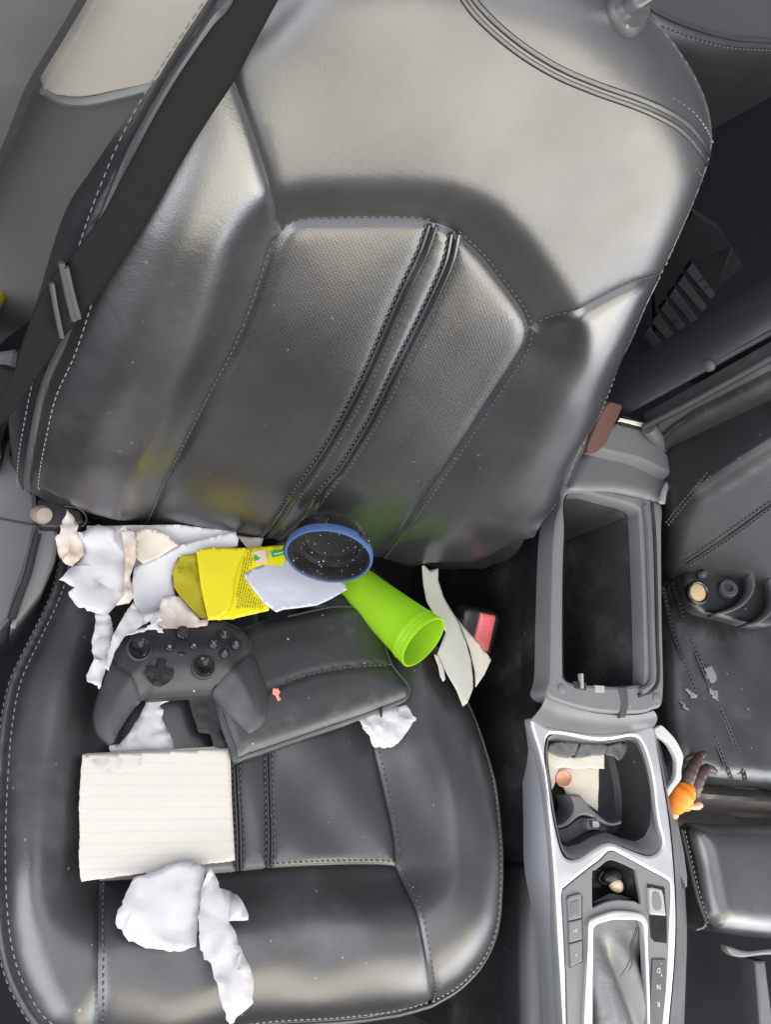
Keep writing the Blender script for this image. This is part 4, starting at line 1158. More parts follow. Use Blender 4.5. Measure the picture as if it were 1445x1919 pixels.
# sill and seat side hardware
sill = thing('door_sill', 'grey plastic door sill trim beside the lower left of the seat', 'sill', level(-0.33).pt(20, 1000))
SL = level(-0.07)
plate('sill_trim', SL, [(-120, 660), (0, 655), (36, 650), (30, 700), (20, 850), (70, 928), (72, 985), (60, 1040), (40, 1100), (22, 1160), (0, 1185), (-120, 1200)], GREY, sill, off=0, depth=0.2, bevel=0.006, curved=False)
tube('sill_joint', spline(SL.pts([(-40, 965), (10, 975), (70, 986)], 0.0005), 0.006), 0.0012, GREY_DK, sill, n=6)
hw = plate('seat_side_cover', level(-0.02), [(72, 990), (104, 988), (112, 1005), (104, 1050), (78, 1110), (40, 1160), (18, 1185), (22, 1160), (38, 1110), (58, 1040)], GREY, None, off=0, depth=0.16, bevel=0.004, curved=False)
tag(hw, 'scuffed grey plastic side cover low beside the left seat cushion', 'seat trim')
hb = thing('seat_bracket', 'black metal seat bracket with a pale plug under the left corner of the backrest', 'bracket', level(-0.33).pt(110, 960))
plate('bracket_plate', level(-0.008), [(72, 935), (84, 932), (150, 958), (158, 980), (112, 990), (74, 988)], BLACK, hb, off=0, depth=0.06, bevel=0.003, curved=False)
pp = level(0.0).pt(80, 965); lathe('plug', [(0.0085, -0.012), (0.009, 0.0), (0.007, 0.004), (0.0, 0.005)], pp, (0.3, -0.3, 0.9), plastic('pale_plug', (0.22, 0.19, 0.15), rough=0.7), hb, n=20)
tube('slot', spline(level(-0.016).pts([(70, 1000), (60, 1040), (50, 1080), (34, 1120), (20, 1160)]), 0.004), 0.0035, BLACK, hb, n=8)
tube('wire', spline(level(0.01).pts([(120, 948), (145, 952), (160, 965), (160, 980), (152, 986)]), 0.003), 0.0009, BLACK, hb, n=6)
bt = thing('spray_can', 'yellow bottle with a dark blue base lying behind the seat at the far left edge', 'bottle', level(-0.33).pt(5, 640))
YB = level(-0.12)
pA = YB.pt(28, 560); pB = YB.pt(-8, 628); ax = pB - pA
lathe('bottle_body', [(0.0, -0.05), (0.025, -0.04), (0.030, 0.0), (0.030, 0.052)], pA + np.array([-0.040, 0, 0]), ax, plastic('yellow_plastic', (0.75, 0.58, 0.01), rough=0.35, amount=0), bt, n=28)
lathe('bottle_base', [(0.0, 0.0522), (0.033, 0.0525), (0.034, 0.058), (0.034, 0.10), (0.0, 0.1)], pA + np.array([-0.040, 0, 0]), ax, plastic('blue_plastic', (0.01, 0.015, 0.10), rough=0.35, amount=0), bt, n=28)
anc = plate('belt_anchor', level(-0.03), [(-20, 690), (36, 684), (60, 712), (50, 760), (16, 800), (0, 860), (-20, 860)], BLACK, None, off=0, depth=0.05, bevel=0.01)
tag(anc, 'black seat belt anchor cover at the left edge below the belt', 'belt anchor')

# ================================================================== LITTER ON THE SEAT
CP0 = Surf(CU.O, CU.S, CU.T)                  # flat plane of the cushion, for rigid things
Z7 = lambda p: zoomed(80, 930, 3.4405, p)
Z8 = lambda p: zoomed(440, 960, 2.89, p)
Y8 = lambda p: zoomed(300, 980, 3.6125, p)
G2 = lambda p: zoomed(160, 1140, 4.0139, p)
L5 = lambda p: zoomed(0, 1240, 2.0014, p)
W_PAPER = paper('white_paper', (0.72, 0.72, 0.74), amount=0.06)
W_TISSUE = paper('white_tissue', (0.69, 0.68, 0.70), stain=(0.60, 0.53, 0.48), amount=0.12, thin=0.35)
CREAM = paper('cream_paper', (0.70, 0.66, 0.57), stain=(0.60, 0.50, 0.38), amount=0.4)
BEIGE_P = paper('stained_paper', (0.68, 0.63, 0.59), stain=(0.58, 0.42, 0.28), amount=0.8)

def litter(name, label, cat, px, mat, group=None, surf=CP0, **k):
    o = sheet(name, surf, px, mat, **k)
    return tag(o, label, cat, group)
litter('paper_scrap', 'wide shaded sheet of white paper tucked farthest back under the seat back', 'paper', Z7([(280, 195), (600, 200), (900, 205), (1230, 245), (1250, 330), (1000, 345), (700, 420), (560, 440), (300, 330)]), W_PAPER, 'scraps of paper in the seat crease', off=0.036, amp=0.005, freq=12, seed=3, tilt=(0, 0.35))
litter('paper_scrap', 'curled cream paper scrap beside the folded upright strip, under the seat back', 'paper', Z7([(598, 232), (660, 212), (780, 245), (875, 318), (740, 392), (650, 428), (606, 395)]), CREAM, 'scraps of paper in the seat crease', off=0.048, amp=0.004, freq=18, seed=8, tilt=(0, 0.2))
litter('paper_scrap', 'large smooth white sheet running under the yellow packet', 'paper', Z7([(585, 462), (660, 428), (740, 395), (880, 325), (1050, 283), (1225, 246), (1252, 290), (1245, 335), (1000, 380), (870, 400), (835, 520), (860, 640), (780, 690), (735, 745), (650, 765), (600, 700), (575, 600)]), W_PAPER, 'scraps of paper in the seat crease', off=0.042, amp=0.0025, freq=10, seed=11, tilt=(0, 0.14))
litter('crumpled_tissue', 'stained beige crumpled tissue at the far left beside the seat bracket', 'tissue', Z7([(78, 270), (105, 248), (120, 190), (150, 105), (185, 130), (228, 185), (216, 240), (255, 290), (268, 370), (190, 447), (128, 415), (95, 335)]), BEIGE_P, 'crumpled tissues', off=0.050, amp=0.011, freq=22, seed=21, tilt=(0.1, 0.2), facet=0.0095)
litter('crumpled_tissue', 'big crumpled white sheet with a pointed left corner, left of the folded strip', 'tissue', Z7([(216, 242), (330, 203), (430, 208), (520, 215), (538, 240), (530, 420), (525, 640), (470, 700), (418, 752), (340, 745), (235, 712), (165, 612), (208, 580), (102, 537), (190, 448), (265, 372), (252, 290)]), W_TISSUE, 'crumpled tissues', off=0.050, amp=0.012, freq=13, seed=23, tilt=(0.05, 0.1), facet=0.015)
litter('folded_paper', 'narrow folded upright strip of white paper between the crumpled sheet and the smooth sheet', 'paper', Z7([(503, 226), (555, 214), (590, 240), (602, 400), (560, 520), (590, 640), (555, 692), (468, 706), (520, 640), (530, 400)]), BEIGE_P, off=0.058, amp=0.007, freq=40, seed=31, tilt=(-0.25, 0))
litter('crumpled_tissue', 'narrow crumpled tissue hanging down left of the game controller', 'tissue', Z7([(338, 752), (412, 752), (436, 810), (452, 860), (442, 990), (400, 1130), (362, 1245), (350, 1218), (283, 1195), (278, 1155), (325, 1060), (312, 940), (343, 800)]), W_TISSUE, 'crumpled tissues', off=0.040, amp=0.008, freq=20, seed=41, facet=0.0095)
litter('paper_scrap', 'long slanting fold of white paper behind the top left of the game controller', 'paper', Z7([(575, 690), (650, 762), (745, 735), (700, 800), (520, 915), (470, 990), (420, 1130), (400, 1110), (445, 905), (520, 775)]), W_TISSUE, 'scraps of paper in the seat crease', off=0.050, amp=0.005, freq=12, seed=43, facet=0.0095)
litter('crumpled_tissue', 'crumpled tissue with orange stain directly behind the game controller', 'tissue', Z7([(690, 790), (750, 730), (765, 660), (850, 628), (930, 700), (1010, 805), (1060, 795), (1055, 840), (930, 850), (700, 850)]), BEIGE_P, 'crumpled tissues', off=0.050, amp=0.008, freq=22, seed=47, facet=0.0095)
litter('paper_scrap', 'crumpled white paper under the left grip of the controller above the lined card', 'paper', Z7([(680, 1290), (830, 1290), (830, 1308), (752, 1352), (775, 1380), (770, 1442), (800, 1492), (835, 1570), (865, 1660), (430, 1660), (424, 1604), (490, 1602), (560, 1522), (622, 1420)]), W_TISSUE, 'scraps of paper in the seat crease', off=0.014, amp=0.006, freq=17, seed=53, facet=0.0095)
litter('paper_scrap', 'small off-white scrap between the yellow packet and the seat back', 'paper', Y8([(520, 85), (600, 92), (700, 100), (680, 165), (585, 170)]), CREAM, 'scraps of paper in the seat crease', off=0.040, amp=0.003, freq=30, seed=57)
litter('paper_scrap', 'tiny cream scrap beside the black strap under the right controller grip', 'paper', Z7([(1140, 1450), (1165, 1470), (1215, 1560), (1235, 1610), (1200, 1620), (1160, 1540)]), CREAM, 'scraps of paper in the seat crease', off=0.018, amp=0.003, freq=50, seed=59)

# yellow packet
YEL = plastic('yellow_card', (0.66, 0.58, 0.004), rough=0.35, grain=0.02, amount=0.0, specks=0)
FILM = NT('yellow_film'); FILM.set(Base_Color=(0.42, 0.37, 0.02), Roughness=0.22, Alpha=0.8); FILM = FILM.m
FLAP = NT('yellow_flap_film'); FLAP.set(Base_Color=(0.68, 0.58, 0.02), Roughness=0.2, Alpha=0.85); FLAP = FLAP.m
pk = thing('air_freshener_packet', 'yellow air freshener packet with green tree picture lying on the paper', 'packet', CP0.pt(430, 1110, 0.035))
sheet('film_bag', CP0, Y8([(85, 330), (90, 300), (110, 262), (150, 215), (250, 213), (300, 400), (335, 650), (262, 645), (190, 560), (130, 500), (92, 430)]), FILM, off=0.0475, amp=0.003, freq=22, seed=61, parent=pk)
crd = sheet('card', CP0, Y8([(245, 185), (330, 168), (580, 170), (840, 148), (850, 240), (760, 480), (735, 592), (480, 650), (325, 657), (275, 430)]), YEL, off=0.0505, amp=0.0, seed=62, parent=pk, thick=0.0012)
sheet('flap', CP0, Y8([(243, 186), (330, 166), (455, 166), (582, 170), (530, 270), (500, 380), (492, 470), (480, 540), (455, 602), (400, 640), (325, 660), (275, 430)]), FLAP, off=0.0530, amp=0.0012, freq=14, seed=63, parent=pk)
DKY = plastic('dark_print', (0.10, 0.09, 0.01), rough=0.6, amount=0, specks=0)
mb = MB()
main_r = np.array(Y8([(512, 590), (520, 380), (545, 280), (590, 190), (620, 180), (630, 290), (560, 350), (600, 430), (700, 550), (690, 585)]))
for k in range(13):
    x0 = 498 + 17 * k; y = 600.0
    while y > 185:
        L = random.uniform(9, 26)
        a = np.array([x0 + (600 - y) * 0.20, y]); b = np.array([x0 + (600 - y + L) * 0.20, y - L])
        q = np.array(Y8([a, b]))
        if inside(q, main_r).all():
            p = CP0.pts(q, 0.0516); t = p[1] - p[0]; s_ = np.cross(CP0.N, t); s_ /= np.linalg.norm(s_); hw_ = 0.00042
            mb.add([p[0] - s_ * hw_, p[0] + s_ * hw_, p[1] + s_ * hw_, p[1] - s_ * hw_], [(0, 1, 2, 3)])
        y -= L + random.uniform(4, 7)
for k in range(7):
    x0 = 118 + 20 * k
    for y in range(270, 640, 26):
        q = np.array(Y8([(x0 + (y - 270) * 0.25, y), (x0 + 4 + (y - 252) * 0.25, y + 18)]))
        if random.random() < 0.4 and (k > 4 or y < 330):
            p = CP0.pts(q, 0.0500); t = p[1] - p[0]; s_ = np.cross(CP0.N, t); s_ /= np.linalg.norm(s_)
            mb.add([p[0] - s_ * .0004, p[0] + s_ * .0004, p[1] + s_ * .0004, p[1] - s_ * .0004], [(0, 1, 2, 3)])
mb.build('printed_text', DKY, pk)
GRN = plastic('green_print', (0.01, 0.36, 0.07), rough=0.4, amount=0, specks=0)
pic = plate('picture', CP0, Y8([(625, 196), (712, 178), (726, 262), (652, 284)]), plastic('pink_print', (0.62, 0.47, 0.40), rough=0.4, amount=0.5, dust=(0.8, 0.75, 0.7), specks=0), pk, off=0.0517, depth=0.0003, bevel=0.0001, curved=False)
plate('tree_picture', CP0, Y8([(636, 216), (648, 214), (662, 232), (678, 236), (668, 250), (650, 254), (644, 262), (636, 250)]), GRN, pic, off=0.0521, depth=0.0003, bevel=0.0001, curved=False)
plate('picture_highlight', CP0, Y8([(690, 192), (708, 188), (712, 210), (704, 236), (694, 216)]), WHITE, pic, off=0.0521, depth=0.0003, bevel=0.0001, curved=False)
tree = plate('tree_logo', CP0, Y8([(738, 196), (750, 200), (764, 192), (768, 180), (782, 188), (796, 178), (806, 186), (824, 178), (836, 182), (838, 214), (820, 220), (806, 218), (796, 230), (780, 224), (770, 236), (760, 226), (742, 240)]), GRN, pk, off=0.0517, depth=0.0003, bevel=0.0001, curved=False)
plate('tree_banner', CP0, Y8([(770, 206), (830, 194), (832, 202), (772, 215)]), WHITE, tree, off=0.0521, depth=0.0003, bevel=0.00005, curved=False)
plate('tree_base', CP0, Y8([(740, 200), (750, 198), (754, 236), (744, 240)]), WHITE, tree, off=0.0521, depth=0.0003, bevel=0.00005, curved=False)

litter('paper_scrap', 'bluish white blank paper lying under the black lid with a pointed right corner', 'paper', Y8([(563, 350), (640, 305), (740, 262), (830, 215), (900, 250), (1180, 330), (1240, 398), (1268, 450), (1150, 520), (1060, 562), (940, 580), (830, 592), (780, 612), (700, 550), (620, 450)]), paper('bluish_paper', (0.62, 0.63, 0.72), amount=0.03), 'scraps of paper in the seat crease', off=0.052, amp=0.003, freq=10, seed=71, tilt=(0.0, -0.1))

# black lid with a blue ring, leaning on the seat back
lid_n = np.array([-0.18, -0.94, 0.33]); lid_n /= np.linalg.norm(lid_n)
lc = CP0.pt(616, 1041, 0.125)
dep = (lc - CAM) @ RW[:, 2]; LR = 83.5 / F_PX * dep
jl = thing('jar_lid', 'round black plastic lid with blue seal ring leaning against the seat back', 'lid', lc - np.array([0, 0, LR * .9]))
DLID = NT('dusty_black_lid'); c_ = dirt(DLID, (0.012, 0.012, 0.013), amount=0.1, specks=0)
vv = DLID.n('TexVoronoi', {'Scale': 520.0}); DLID.t.links.new(DLID.tc.outputs['Object'], vv.inputs['Vector'])
sc_ = DLID.n('SeparateColor'); DLID.t.links.new(vv.outputs['Color'], sc_.inputs[0])
hit_ = DLID.math('LESS_THAN', vv.outputs['Distance'], DLID.ramp(sc_.outputs[0], 0.88, 1.0, 0.0, 0.33))
DLID.set(Base_Color=DLID.mix(DLID.math('MULTIPLY', hit_, 0.8), c_, (0.6, 0.6, 0.6)), Roughness=0.25); DLID = DLID.m
lathe('lid_shell', [(0.0, -0.020), (LR * .52, -0.0205), (LR * .60, -0.019), (LR * .66, -0.013), (LR * .80, -0.012), (LR * .84, -0.004), (LR * .885, 0.0015), (LR * .91, 0.002), (LR * .925, 0.0), (LR * .93, -0.010), (LR * .86, -0.022), (LR * .6, -0.026), (0, -0.026)], lc, lid_n, DLID, jl, n=72)
lathe('seal_ring', [(LR * .925, -0.004), (LR * .925, 0.001), (LR * .94, 0.0026), (LR * .975, 0.0024), (LR * 1.0, 0.0), (LR * .995, -0.005), (LR * .95, -0.007), (LR * .925, -0.004)], lc, lid_n, plastic('blue_seal', (0.045, 0.085, 0.22), rough=0.5, grain=0.05, amount=0.15, specks=0.3), jl, n=72, caps=False)
right = np.cross(lid_n, (0, 0, 1)); right /= -np.linalg.norm(right); upv = np.cross(lid_n, -right)
upv = upv if upv[2] > 0 else -upv
for a0, a1 in ((205, 228), (275, 300), (55, 72)):
    g = np.radians(np.linspace(a0, a1, 8))
    P = np.array([lc + lid_n * -0.004 + (right * math.cos(t) + upv * math.sin(t)) * LR * 1.0 for t in g])
    tube('locking_tab', P, 0.0028, DLID, jl, n=8)

# lime tumbler lying on its side
A = CP0.pt(662, 1092, 0.020); B = CP0.pt(794, 1204, 0.072)
dB = (B - CAM) @ RW[:, 2]; RB_ = 56.0 / F_PX * dB; RA = RB_ * 0.72
axv = B - A; LEN = np.linalg.norm(axv)
LIME = NT('lime_plastic')
tl = LIME.n('BsdfTranslucent', {0: (0.62, 0.86, 0.08, 1)}); mx = LIME.n('MixShader', {0: 0.5}); tp = LIME.n('BsdfTransparent', {0: (0.62, 0.95, 0.12, 1)}); m2 = LIME.n('MixShader', {0: 0.28})
LIME.set(Base_Color=(0.48, 0.72, 0.05), Roughness=0.25, Normal=LIME.bump(LIME.noise(300, 2), 0.05, 0.0005))
LIME.t.links.new(LIME.b.outputs[0], mx.inputs[1]); LIME.t.links.new(tl.outputs[0], mx.inputs[2]); LIME.t.links.new(mx.outputs[0], m2.inputs[1]); LIME.t.links.new(tp.outputs[0], m2.inputs[2]); LIME.t.links.new(m2.outputs[0], LIME.o.inputs[0]); LIME = LIME.m
tb = thing('plastic_tumbler', 'translucent lime green plastic tumbler lying on its side beside the black lid', 'tumbler', A + axv * .5 - np.array([0, 0, RB_]))
th_ = 0.0016; pr = [(RA * .6, -0.03), (RA * .98, -0.028), (RA, -0.02), (RA, 0.0)] + [(RA + (RB_ - RA) * k ** 1.3, LEN * k) for k in np.linspace(0.1, 0.84, 8)]
pr += [(RB_ * .965, LEN * .85), (RB_ * .965, LEN * .875), (RB_ * .99, LEN * .88), (RB_ * .965, LEN * .905), (RB_ * .965, LEN * .925), (RB_ * .99, LEN * .93), (RB_ * .97, LEN * .955), (RB_ * 1.0, LEN * .965), (RB_ * 1.0, LEN), (RB_ * .94, LEN)]
pr += [(RB_ * .93, LEN * .9), (RB_ * .93, LEN * .8)] + [(RA + (RB_ - RA) * k ** 1.3 - th_, LEN * k) for k in np.linspace(0.7, 0.0, 7)] + [(RA * .9, -0.024), (0.0, -0.025)]
lathe('cup_wall', [(0.0, -0.031)] + pr, A, axv, LIME, tb, n=64)

# scuffed black pouch
pouch = thing('leather_pouch', 'scuffed black leather pouch with a curved stitched seam under the controller', 'pouch', CP0.pt(600, 1260, 0.01))
po = [(395, 1215), (430, 1190), (482, 1167), (544, 1153), (613, 1138), (655, 1137), (680, 1143), (700, 1163), (717, 1202), (734, 1247), (757, 1276), (766, 1292), (764, 1308), (752, 1318), (682, 1345), (610, 1370), (544, 1393), (490, 1412), (461, 1421), (440, 1428), (430, 1400), (408, 1335), (398, 1270)]
seam = [(470, 1306), (502, 1293), (540, 1277), (578, 1264), (615, 1256), (648, 1251), (690, 1248), (736, 1245)]
body = pillow('pouch_body', CP0, po, LE_POUCH, pouch, off=0.008, thick=0.030, er=0.016, spacing=0.004, lim=0.93, groove=[(seam, 0.003, 0.0022)],
              hf=lambda P, d: 0.003 * smooth(d, 0.01, 0.04) + crumple(P, 5, 12, 0.0012), sharp=None)
st_, _ = CP0.hit(po, 0.026)
loop = spline(st_, 0.003, True); 
tube('piping', CP0.world(offset_loop(ccw(loop), 0.0022), 0.0302)[12:-30], 0.0018, PIPING, body, n=8)
stitches('stitching', spline(CP0.pts(seam, 0.0395), 0.003), CP0.N, THREAD_DK, body, r=0.0005)
pillow('back_flap', CP0, [(560, 1135), (600, 1122), (640, 1115), (668, 1122), (692, 1140), (712, 1175), (690, 1185), (620, 1160)], BLACK, pouch, off=0.008, thick=0.020, er=0.008)
fl = litter('wax_flake', 'small pinkish orange flake stuck on the black pouch near the controller', 'flake', [(511, 1291), (520, 1289), (525, 1296), (522, 1303), (527, 1310), (521, 1313), (516, 1303), (511, 1300)], plastic('coral_flake', (0.70, 0.25, 0.18), rough=0.6, specks=0), off=0.0425, amp=0.0015, freq=90, seed=5, spacing=0.0015, thick=0.001)
sp = tag(sheet('cloth_strap', CP0, [(352, 1300), (410, 1300), (418, 1330), (412, 1368), (425, 1400), (428, 1425), (405, 1425), (395, 1375), (372, 1371), (362, 1340)], woven('velvet', (0.03, 0.03, 0.032)), off=0.020, amp=0.004, freq=40, seed=15, thick=0.003), 'short dark velvet strap hanging out under the right controller grip', 'strap')

# game controller
GC = Surf(CP0.pt(340, 1265, 0.045), CP0.S, CP0.T + 0.06 * CP0.N)
go = G2([(330, 190), (365, 160), (420, 128), (480, 112), (560, 122), (640, 118), (760, 114), (870, 108), (900, 96), (950, 86), (1020, 92), (1110, 128), (1170, 160), (1205, 200), (1238, 260), (1250, 305), (1262, 350), (1300, 420), (1340, 520), (1372, 630), (1383, 740), (1366, 830), (1322, 900), (1268, 942), (1240, 944), (1180, 872), (1100, 782), (1010, 690), (955, 652), (925, 658), (700, 670), (490, 684), (455, 668), (400, 712), (320, 815), (240, 945), (200, 1020), (150, 990), (102, 940), (76, 880), (66, 800), (78, 715), (112, 600), (150, 490), (192, 400), (212, 330), (245, 255), (285, 220)])
pad = thing('game_controller', 'worn black wireless game controller lying on the papers and pouch', 'controller', GC.pt(340, 1265, -0.03))
CB = plastic('controller_plastic', (0.024, 0.024, 0.026), rough=0.5, grain=0.25, scale=1200, amount=0.22, specks=0.5)
CG = plastic('controller_grip', (0.034, 0.034, 0.040), rough=0.62, grain=0.3, scale=1200, amount=0.35, specks=0.6)
gst = ccw(spline(GC.hit(go, 0.006)[0], 0.0025, True))
seamL = [(160, 395), (205, 372), (240, 425), (300, 472), (350, 515), (372, 545), (420, 640), (440, 700)]; seamR = [(1270, 330), (1240, 330), (1160, 388), (1060, 490), (1000, 560), (968, 605), (970, 640), (985, 680)]
def dome(P, d):
    dd = dist(P, gst, True)
    return 0.010 * smooth(dd, 0.004, 0.03)
shell = pillow('shell', GC, go, CB, pad, off=-0.022, thick=0.024, er=0.012, spacing=0.0028, step=0.0025, lim=0.96, hf=dome, groove=[(G2(seamL), 0.0016, 0.0012), (G2(seamR), 0.0016, 0.0012)], sharp=None)
gripL = [(205, 382), (240, 432), (300, 480), (345, 520), (368, 552), (410, 640), (425, 695), (380, 730), (300, 840), (225, 955), (196, 1005), (150, 978), (108, 932), (84, 876), (74, 800), (86, 715), (120, 600), (158, 490), (190, 410)]
gripR = [(1240, 340), (1165, 396), (1066, 496), (1006, 566), (976, 608), (980, 645), (1020, 690), (1100, 772), (1185, 862), (1242, 928), (1262, 932), (1315, 892), (1356, 826), (1373, 740), (1362, 632), (1330, 524), (1292, 430), (1256, 358)]
for g_ in (gripL, gripR):
    st = ccw(spline(GC.hit(G2(g_), 0.006)[0], 0.0025, True)); P, T = fill(st, 0.003, rows=(0.0007,))
    d0 = dist(P, st, True); d1 = dist(P, gst, True)
    wv = 0.002 - roll(d1, 0.012, 0.96) + 0.010 * smooth(d1, 0.004, 0.03) + 0.0012 * smooth(d0, 0, 0.0015) - 0.0004
    mk('grip', GC.world(P, wv), T, CG, pad, uv=P, sharp=None)
tz = 0.012     # height of the flat face above the base plane
def on_pad(u, v, w_): return GC.pt(*G2([(u, v)])[0], w_)
N_ = GC.N
STK = plastic('glossy_stick', (0.006, 0.006, 0.006), rough=0.10, grain=0, amount=0.08, specks=0.3)
for u, v in ((402, 306), (885, 442)):
    p = on_pad(u, v, tz)
    col = lathe('stick_collar', [(0.0118, -0.002), (0.0112, 0.0012), (0.0098, 0.0018), (0.0090, 0.0008), (0.0085, -0.002)], p, N_, CB, pad, n=40, caps=False)
    lathe('thumbstick', [(0.0052, -0.002), (0.0055, 0.003), (0.0082, 0.0048), (0.0086, 0.0066), (0.0078, 0.0076), (0.0066, 0.0070), (0.0035, 0.0052), (0.0, 0.0047)], p, N_, STK, pad, n=40)
p = on_pad(555, 482, tz); lathe('dpad_dish', [(0.0128, 0.0001), (0.0124, 0.0007), (0.0118, 0.0003), (0.0, -0.0004)], p, N_, CB, pad, n=44)
cu_ = GC.hit(G2([(555, 482)]), tz)[0][0]; a_, b_ = 0.0036, 0.0112; rot = math.radians(-4)
cr_ = np.array([(-a_, b_), (-a_, a_), (-b_, a_), (-b_, -a_), (-a_, -a_), (-a_, -b_), (a_, -b_), (a_, -a_), (b_, -a_), (b_, a_), (a_, a_), (a_, b_)])
cr_ = cr_ @ np.array([[math.cos(rot), math.sin(rot)], [-math.sin(rot), math.cos(rot)]]) + cu_
V, F = plate_geo(GC, corners(ccw(cr_), 0.004), tz + 0.0034, 0.004, bevel=0.0007); mk('dpad', V, F, BLACK_GLOSS, pad)
V, F = plate_geo(GC, corners(ccw((cr_ - cu_) * 1.16 + cu_), 0.004), tz + 0.0009, 0.002, bevel=0.0003); mk('dpad_gap', V, F, BLACK, pad)
for ch, u, v in (('Y', 1042, 198), ('X', 958, 272), ('B', 1128, 276), ('A', 1042, 343)):
    p = on_pad(u, v, tz - (0.0035 if u > 1100 or v < 230 else 0.001))
    b_ = lathe('face_button', [(0.0056, -0.002), (0.0055, 0.0018), (0.0048, 0.0030), (0.003, 0.0036), (0.0, 0.0037)], p, N_, BLACK_GLOSS, pad, n=32)
    lathe('button_ring', [(0.0064, -0.001), (0.0064, 0.0006), (0.0057, 0.0006), (0.0057, -0.001)], p, N_, BLACK, pad, n=32, caps=False)
    letter('letter', ch, 0.0074, p + N_ * 0.0036, GC.S, GC.T, GREY, b_)
for u, v in ((630, 290), (813, 282)):
    p = on_pad(u, v, tz); b_ = lathe('menu_button', [(0.0034, -0.002), (0.0033, 0.0010), (0.0027, 0.0016), (0.0, 0.0017)], p, N_, BLACK_GLOSS, pad, n=24)
    for dy in (-0.0009, 0.0, 0.0009):
        q = p + N_ * 0.0018 + GC.T * dy; tube('icon_bar', np.array([q - GC.S * 0.0013, q, q + GC.S * 0.0013]), 0.00022, GREY_LT, b_, n=5)
pillow('share_button', GC, G2([(692, 343), (702, 332), (740, 331), (748, 343), (738, 356), (702, 357)]), BLACK_GLOSS, pad, off=tz - 0.001, thick=0.0026, er=0.001, spacing=0.002, step=0.001)
p = on_pad(730, 182, tz - 0.004); b_ = lathe('guide_button', [(0.0062, -0.002), (0.0061, 0.002), (0.0055, 0.0026), (0.0, 0.0028)], p, N_, BLACK_GLOSS, pad, n=32)
letter('emblem', 'X', 0.0105, p + N_ * 0.0027, GC.S, GC.T, CB, b_)
pillow('bumper', GC, G2([(880, 112), (905, 96), (950, 86), (1020, 92), (1110, 128), (1170, 160), (1205, 200), (1240, 262), (1238, 300), (1215, 270), (1160, 195), (1090, 150), (1000, 118), (930, 112)]), BLACK_GLOSS, pad, off=-0.018, thick=0.015, er=0.004, spacing=0.003, step=0.0015)
slot = spline(GC.pts(G2([(950, 652), (1010, 705), (1090, 790), (1170, 880), (1238, 942)]), -0.012), 0.003)
tube('battery_edge', slot, np.interp(np.linspace(0, 1, len(slot)), [0, .4, 1], [0.0025, 0.0045, 0.0015]), BLACK, pad, n=8)
for px_, sd in ((G2([(520, 905 - 690), (560, 190), (640, 160)]), 1),):
    pass
litter('paper_scrap', 'ragged torn white shred of tissue over the top left edge of the controller', 'paper', Z7([(520, 905), (560, 880), (605, 860), (660, 848), (692, 826), (712, 796), (760, 772), (778, 790), (745, 812), (740, 838), (776, 850), (772, 888), (742, 882), (720, 862), (690, 858), (640, 872), (600, 880), (575, 900), (560, 892)]), W_TISSUE, 'scraps of paper in the seat crease', off=0.060, amp=0.003, freq=60, seed=81, spacing=0.0018, ragged=0.9)

# lined card, tissues, folded sheet
card = thing('lined_card', 'cream lined index card with a torn left edge and bluish stain, lying flat', 'card', CU.pt(295, 1530, 0.012))
LINED = paper('lined_paper', (0.60, 0.57, 0.52), stain=(0.55, 0.51, 0.44), amount=0.12, lines=(0.0098, -0.045), thin=0.1)
sheet('card_sheet', CP0, [(154, 1414), (230, 1411), (300, 1408), (380, 1405), (428, 1402), (429, 1440), (432, 1500), (435, 1560), (437, 1614), (400, 1618), (300, 1632), (220, 1643), (151, 1652), (147, 1610), (149, 1560), (147, 1510), (150, 1460)], LINED, off=0.0215, amp=0.0012, freq=9, seed=91, parent=card, thick=0.0008, ragged=0.35,
      extra=lambda P, c: 0.004 * smooth(P[:, 0] - c[0], 0.0, 0.08) * smooth(c[1] - P[:, 1], 0.0, 0.06))
sheet('backing_sheet', CP0, [(160, 1412), (300, 1405), (424, 1398), (431, 1410), (434, 1500), (440, 1612), (300, 1628), (160, 1645)], CREAM, off=0.0198, amp=0.0008, freq=9, seed=92, parent=card)
INK = NT('faded_ink'); f_ = INK.ramp(INK.noise(70, 4, 0.6), 0.45, 0.7)
INK.set(Base_Color=(0.42, 0.46, 0.55), Roughness=0.8, Alpha=INK.math('MULTIPLY', f_, 0.28)); INK = INK.m
sheet('ink_stain', CP0, [(170, 1424), (200, 1420), (235, 1424), (268, 1420), (262, 1436), (240, 1448), (222, 1462), (200, 1450), (178, 1438)], INK, off=0.0236, amp=0.0004, freq=20, seed=93, parent=card, thick=0.0001)
litter('crumpled_tissue', 'wide smooth white tissue spread below the lined card', 'tissue', L5([(500, 812), (540, 800), (620, 765), (700, 745), (765, 760), (768, 830), (755, 900), (742, 980), (738, 1068), (690, 1085), (620, 1084), (560, 1075), (480, 1050), (440, 1000), (432, 965), (440, 930), (470, 868)]), W_TISSUE, 'crumpled tissues', off=0.030, amp=0.007, freq=9, seed=101, curl=-0.5, facet=0.015)
litter('crumpled_tissue', 'long twisted white tissue trailing over the front edge of the cushion', 'tissue', L5([(770, 800), (790, 768), (806, 800), (820, 850), (870, 866), (900, 895), (922, 932), (925, 970), (850, 975), (872, 1010), (890, 1060), (915, 1110), (940, 1170), (944, 1225), (943, 1280), (900, 1320), (850, 1358), (838, 1340), (825, 1300), (800, 1200), (790, 1160), (770, 1120), (745, 1060), (742, 980), (750, 900)]), W_TISSUE, 'crumpled tissues', off=0.034, amp=0.010, freq=11, seed=103, facet=0.015)
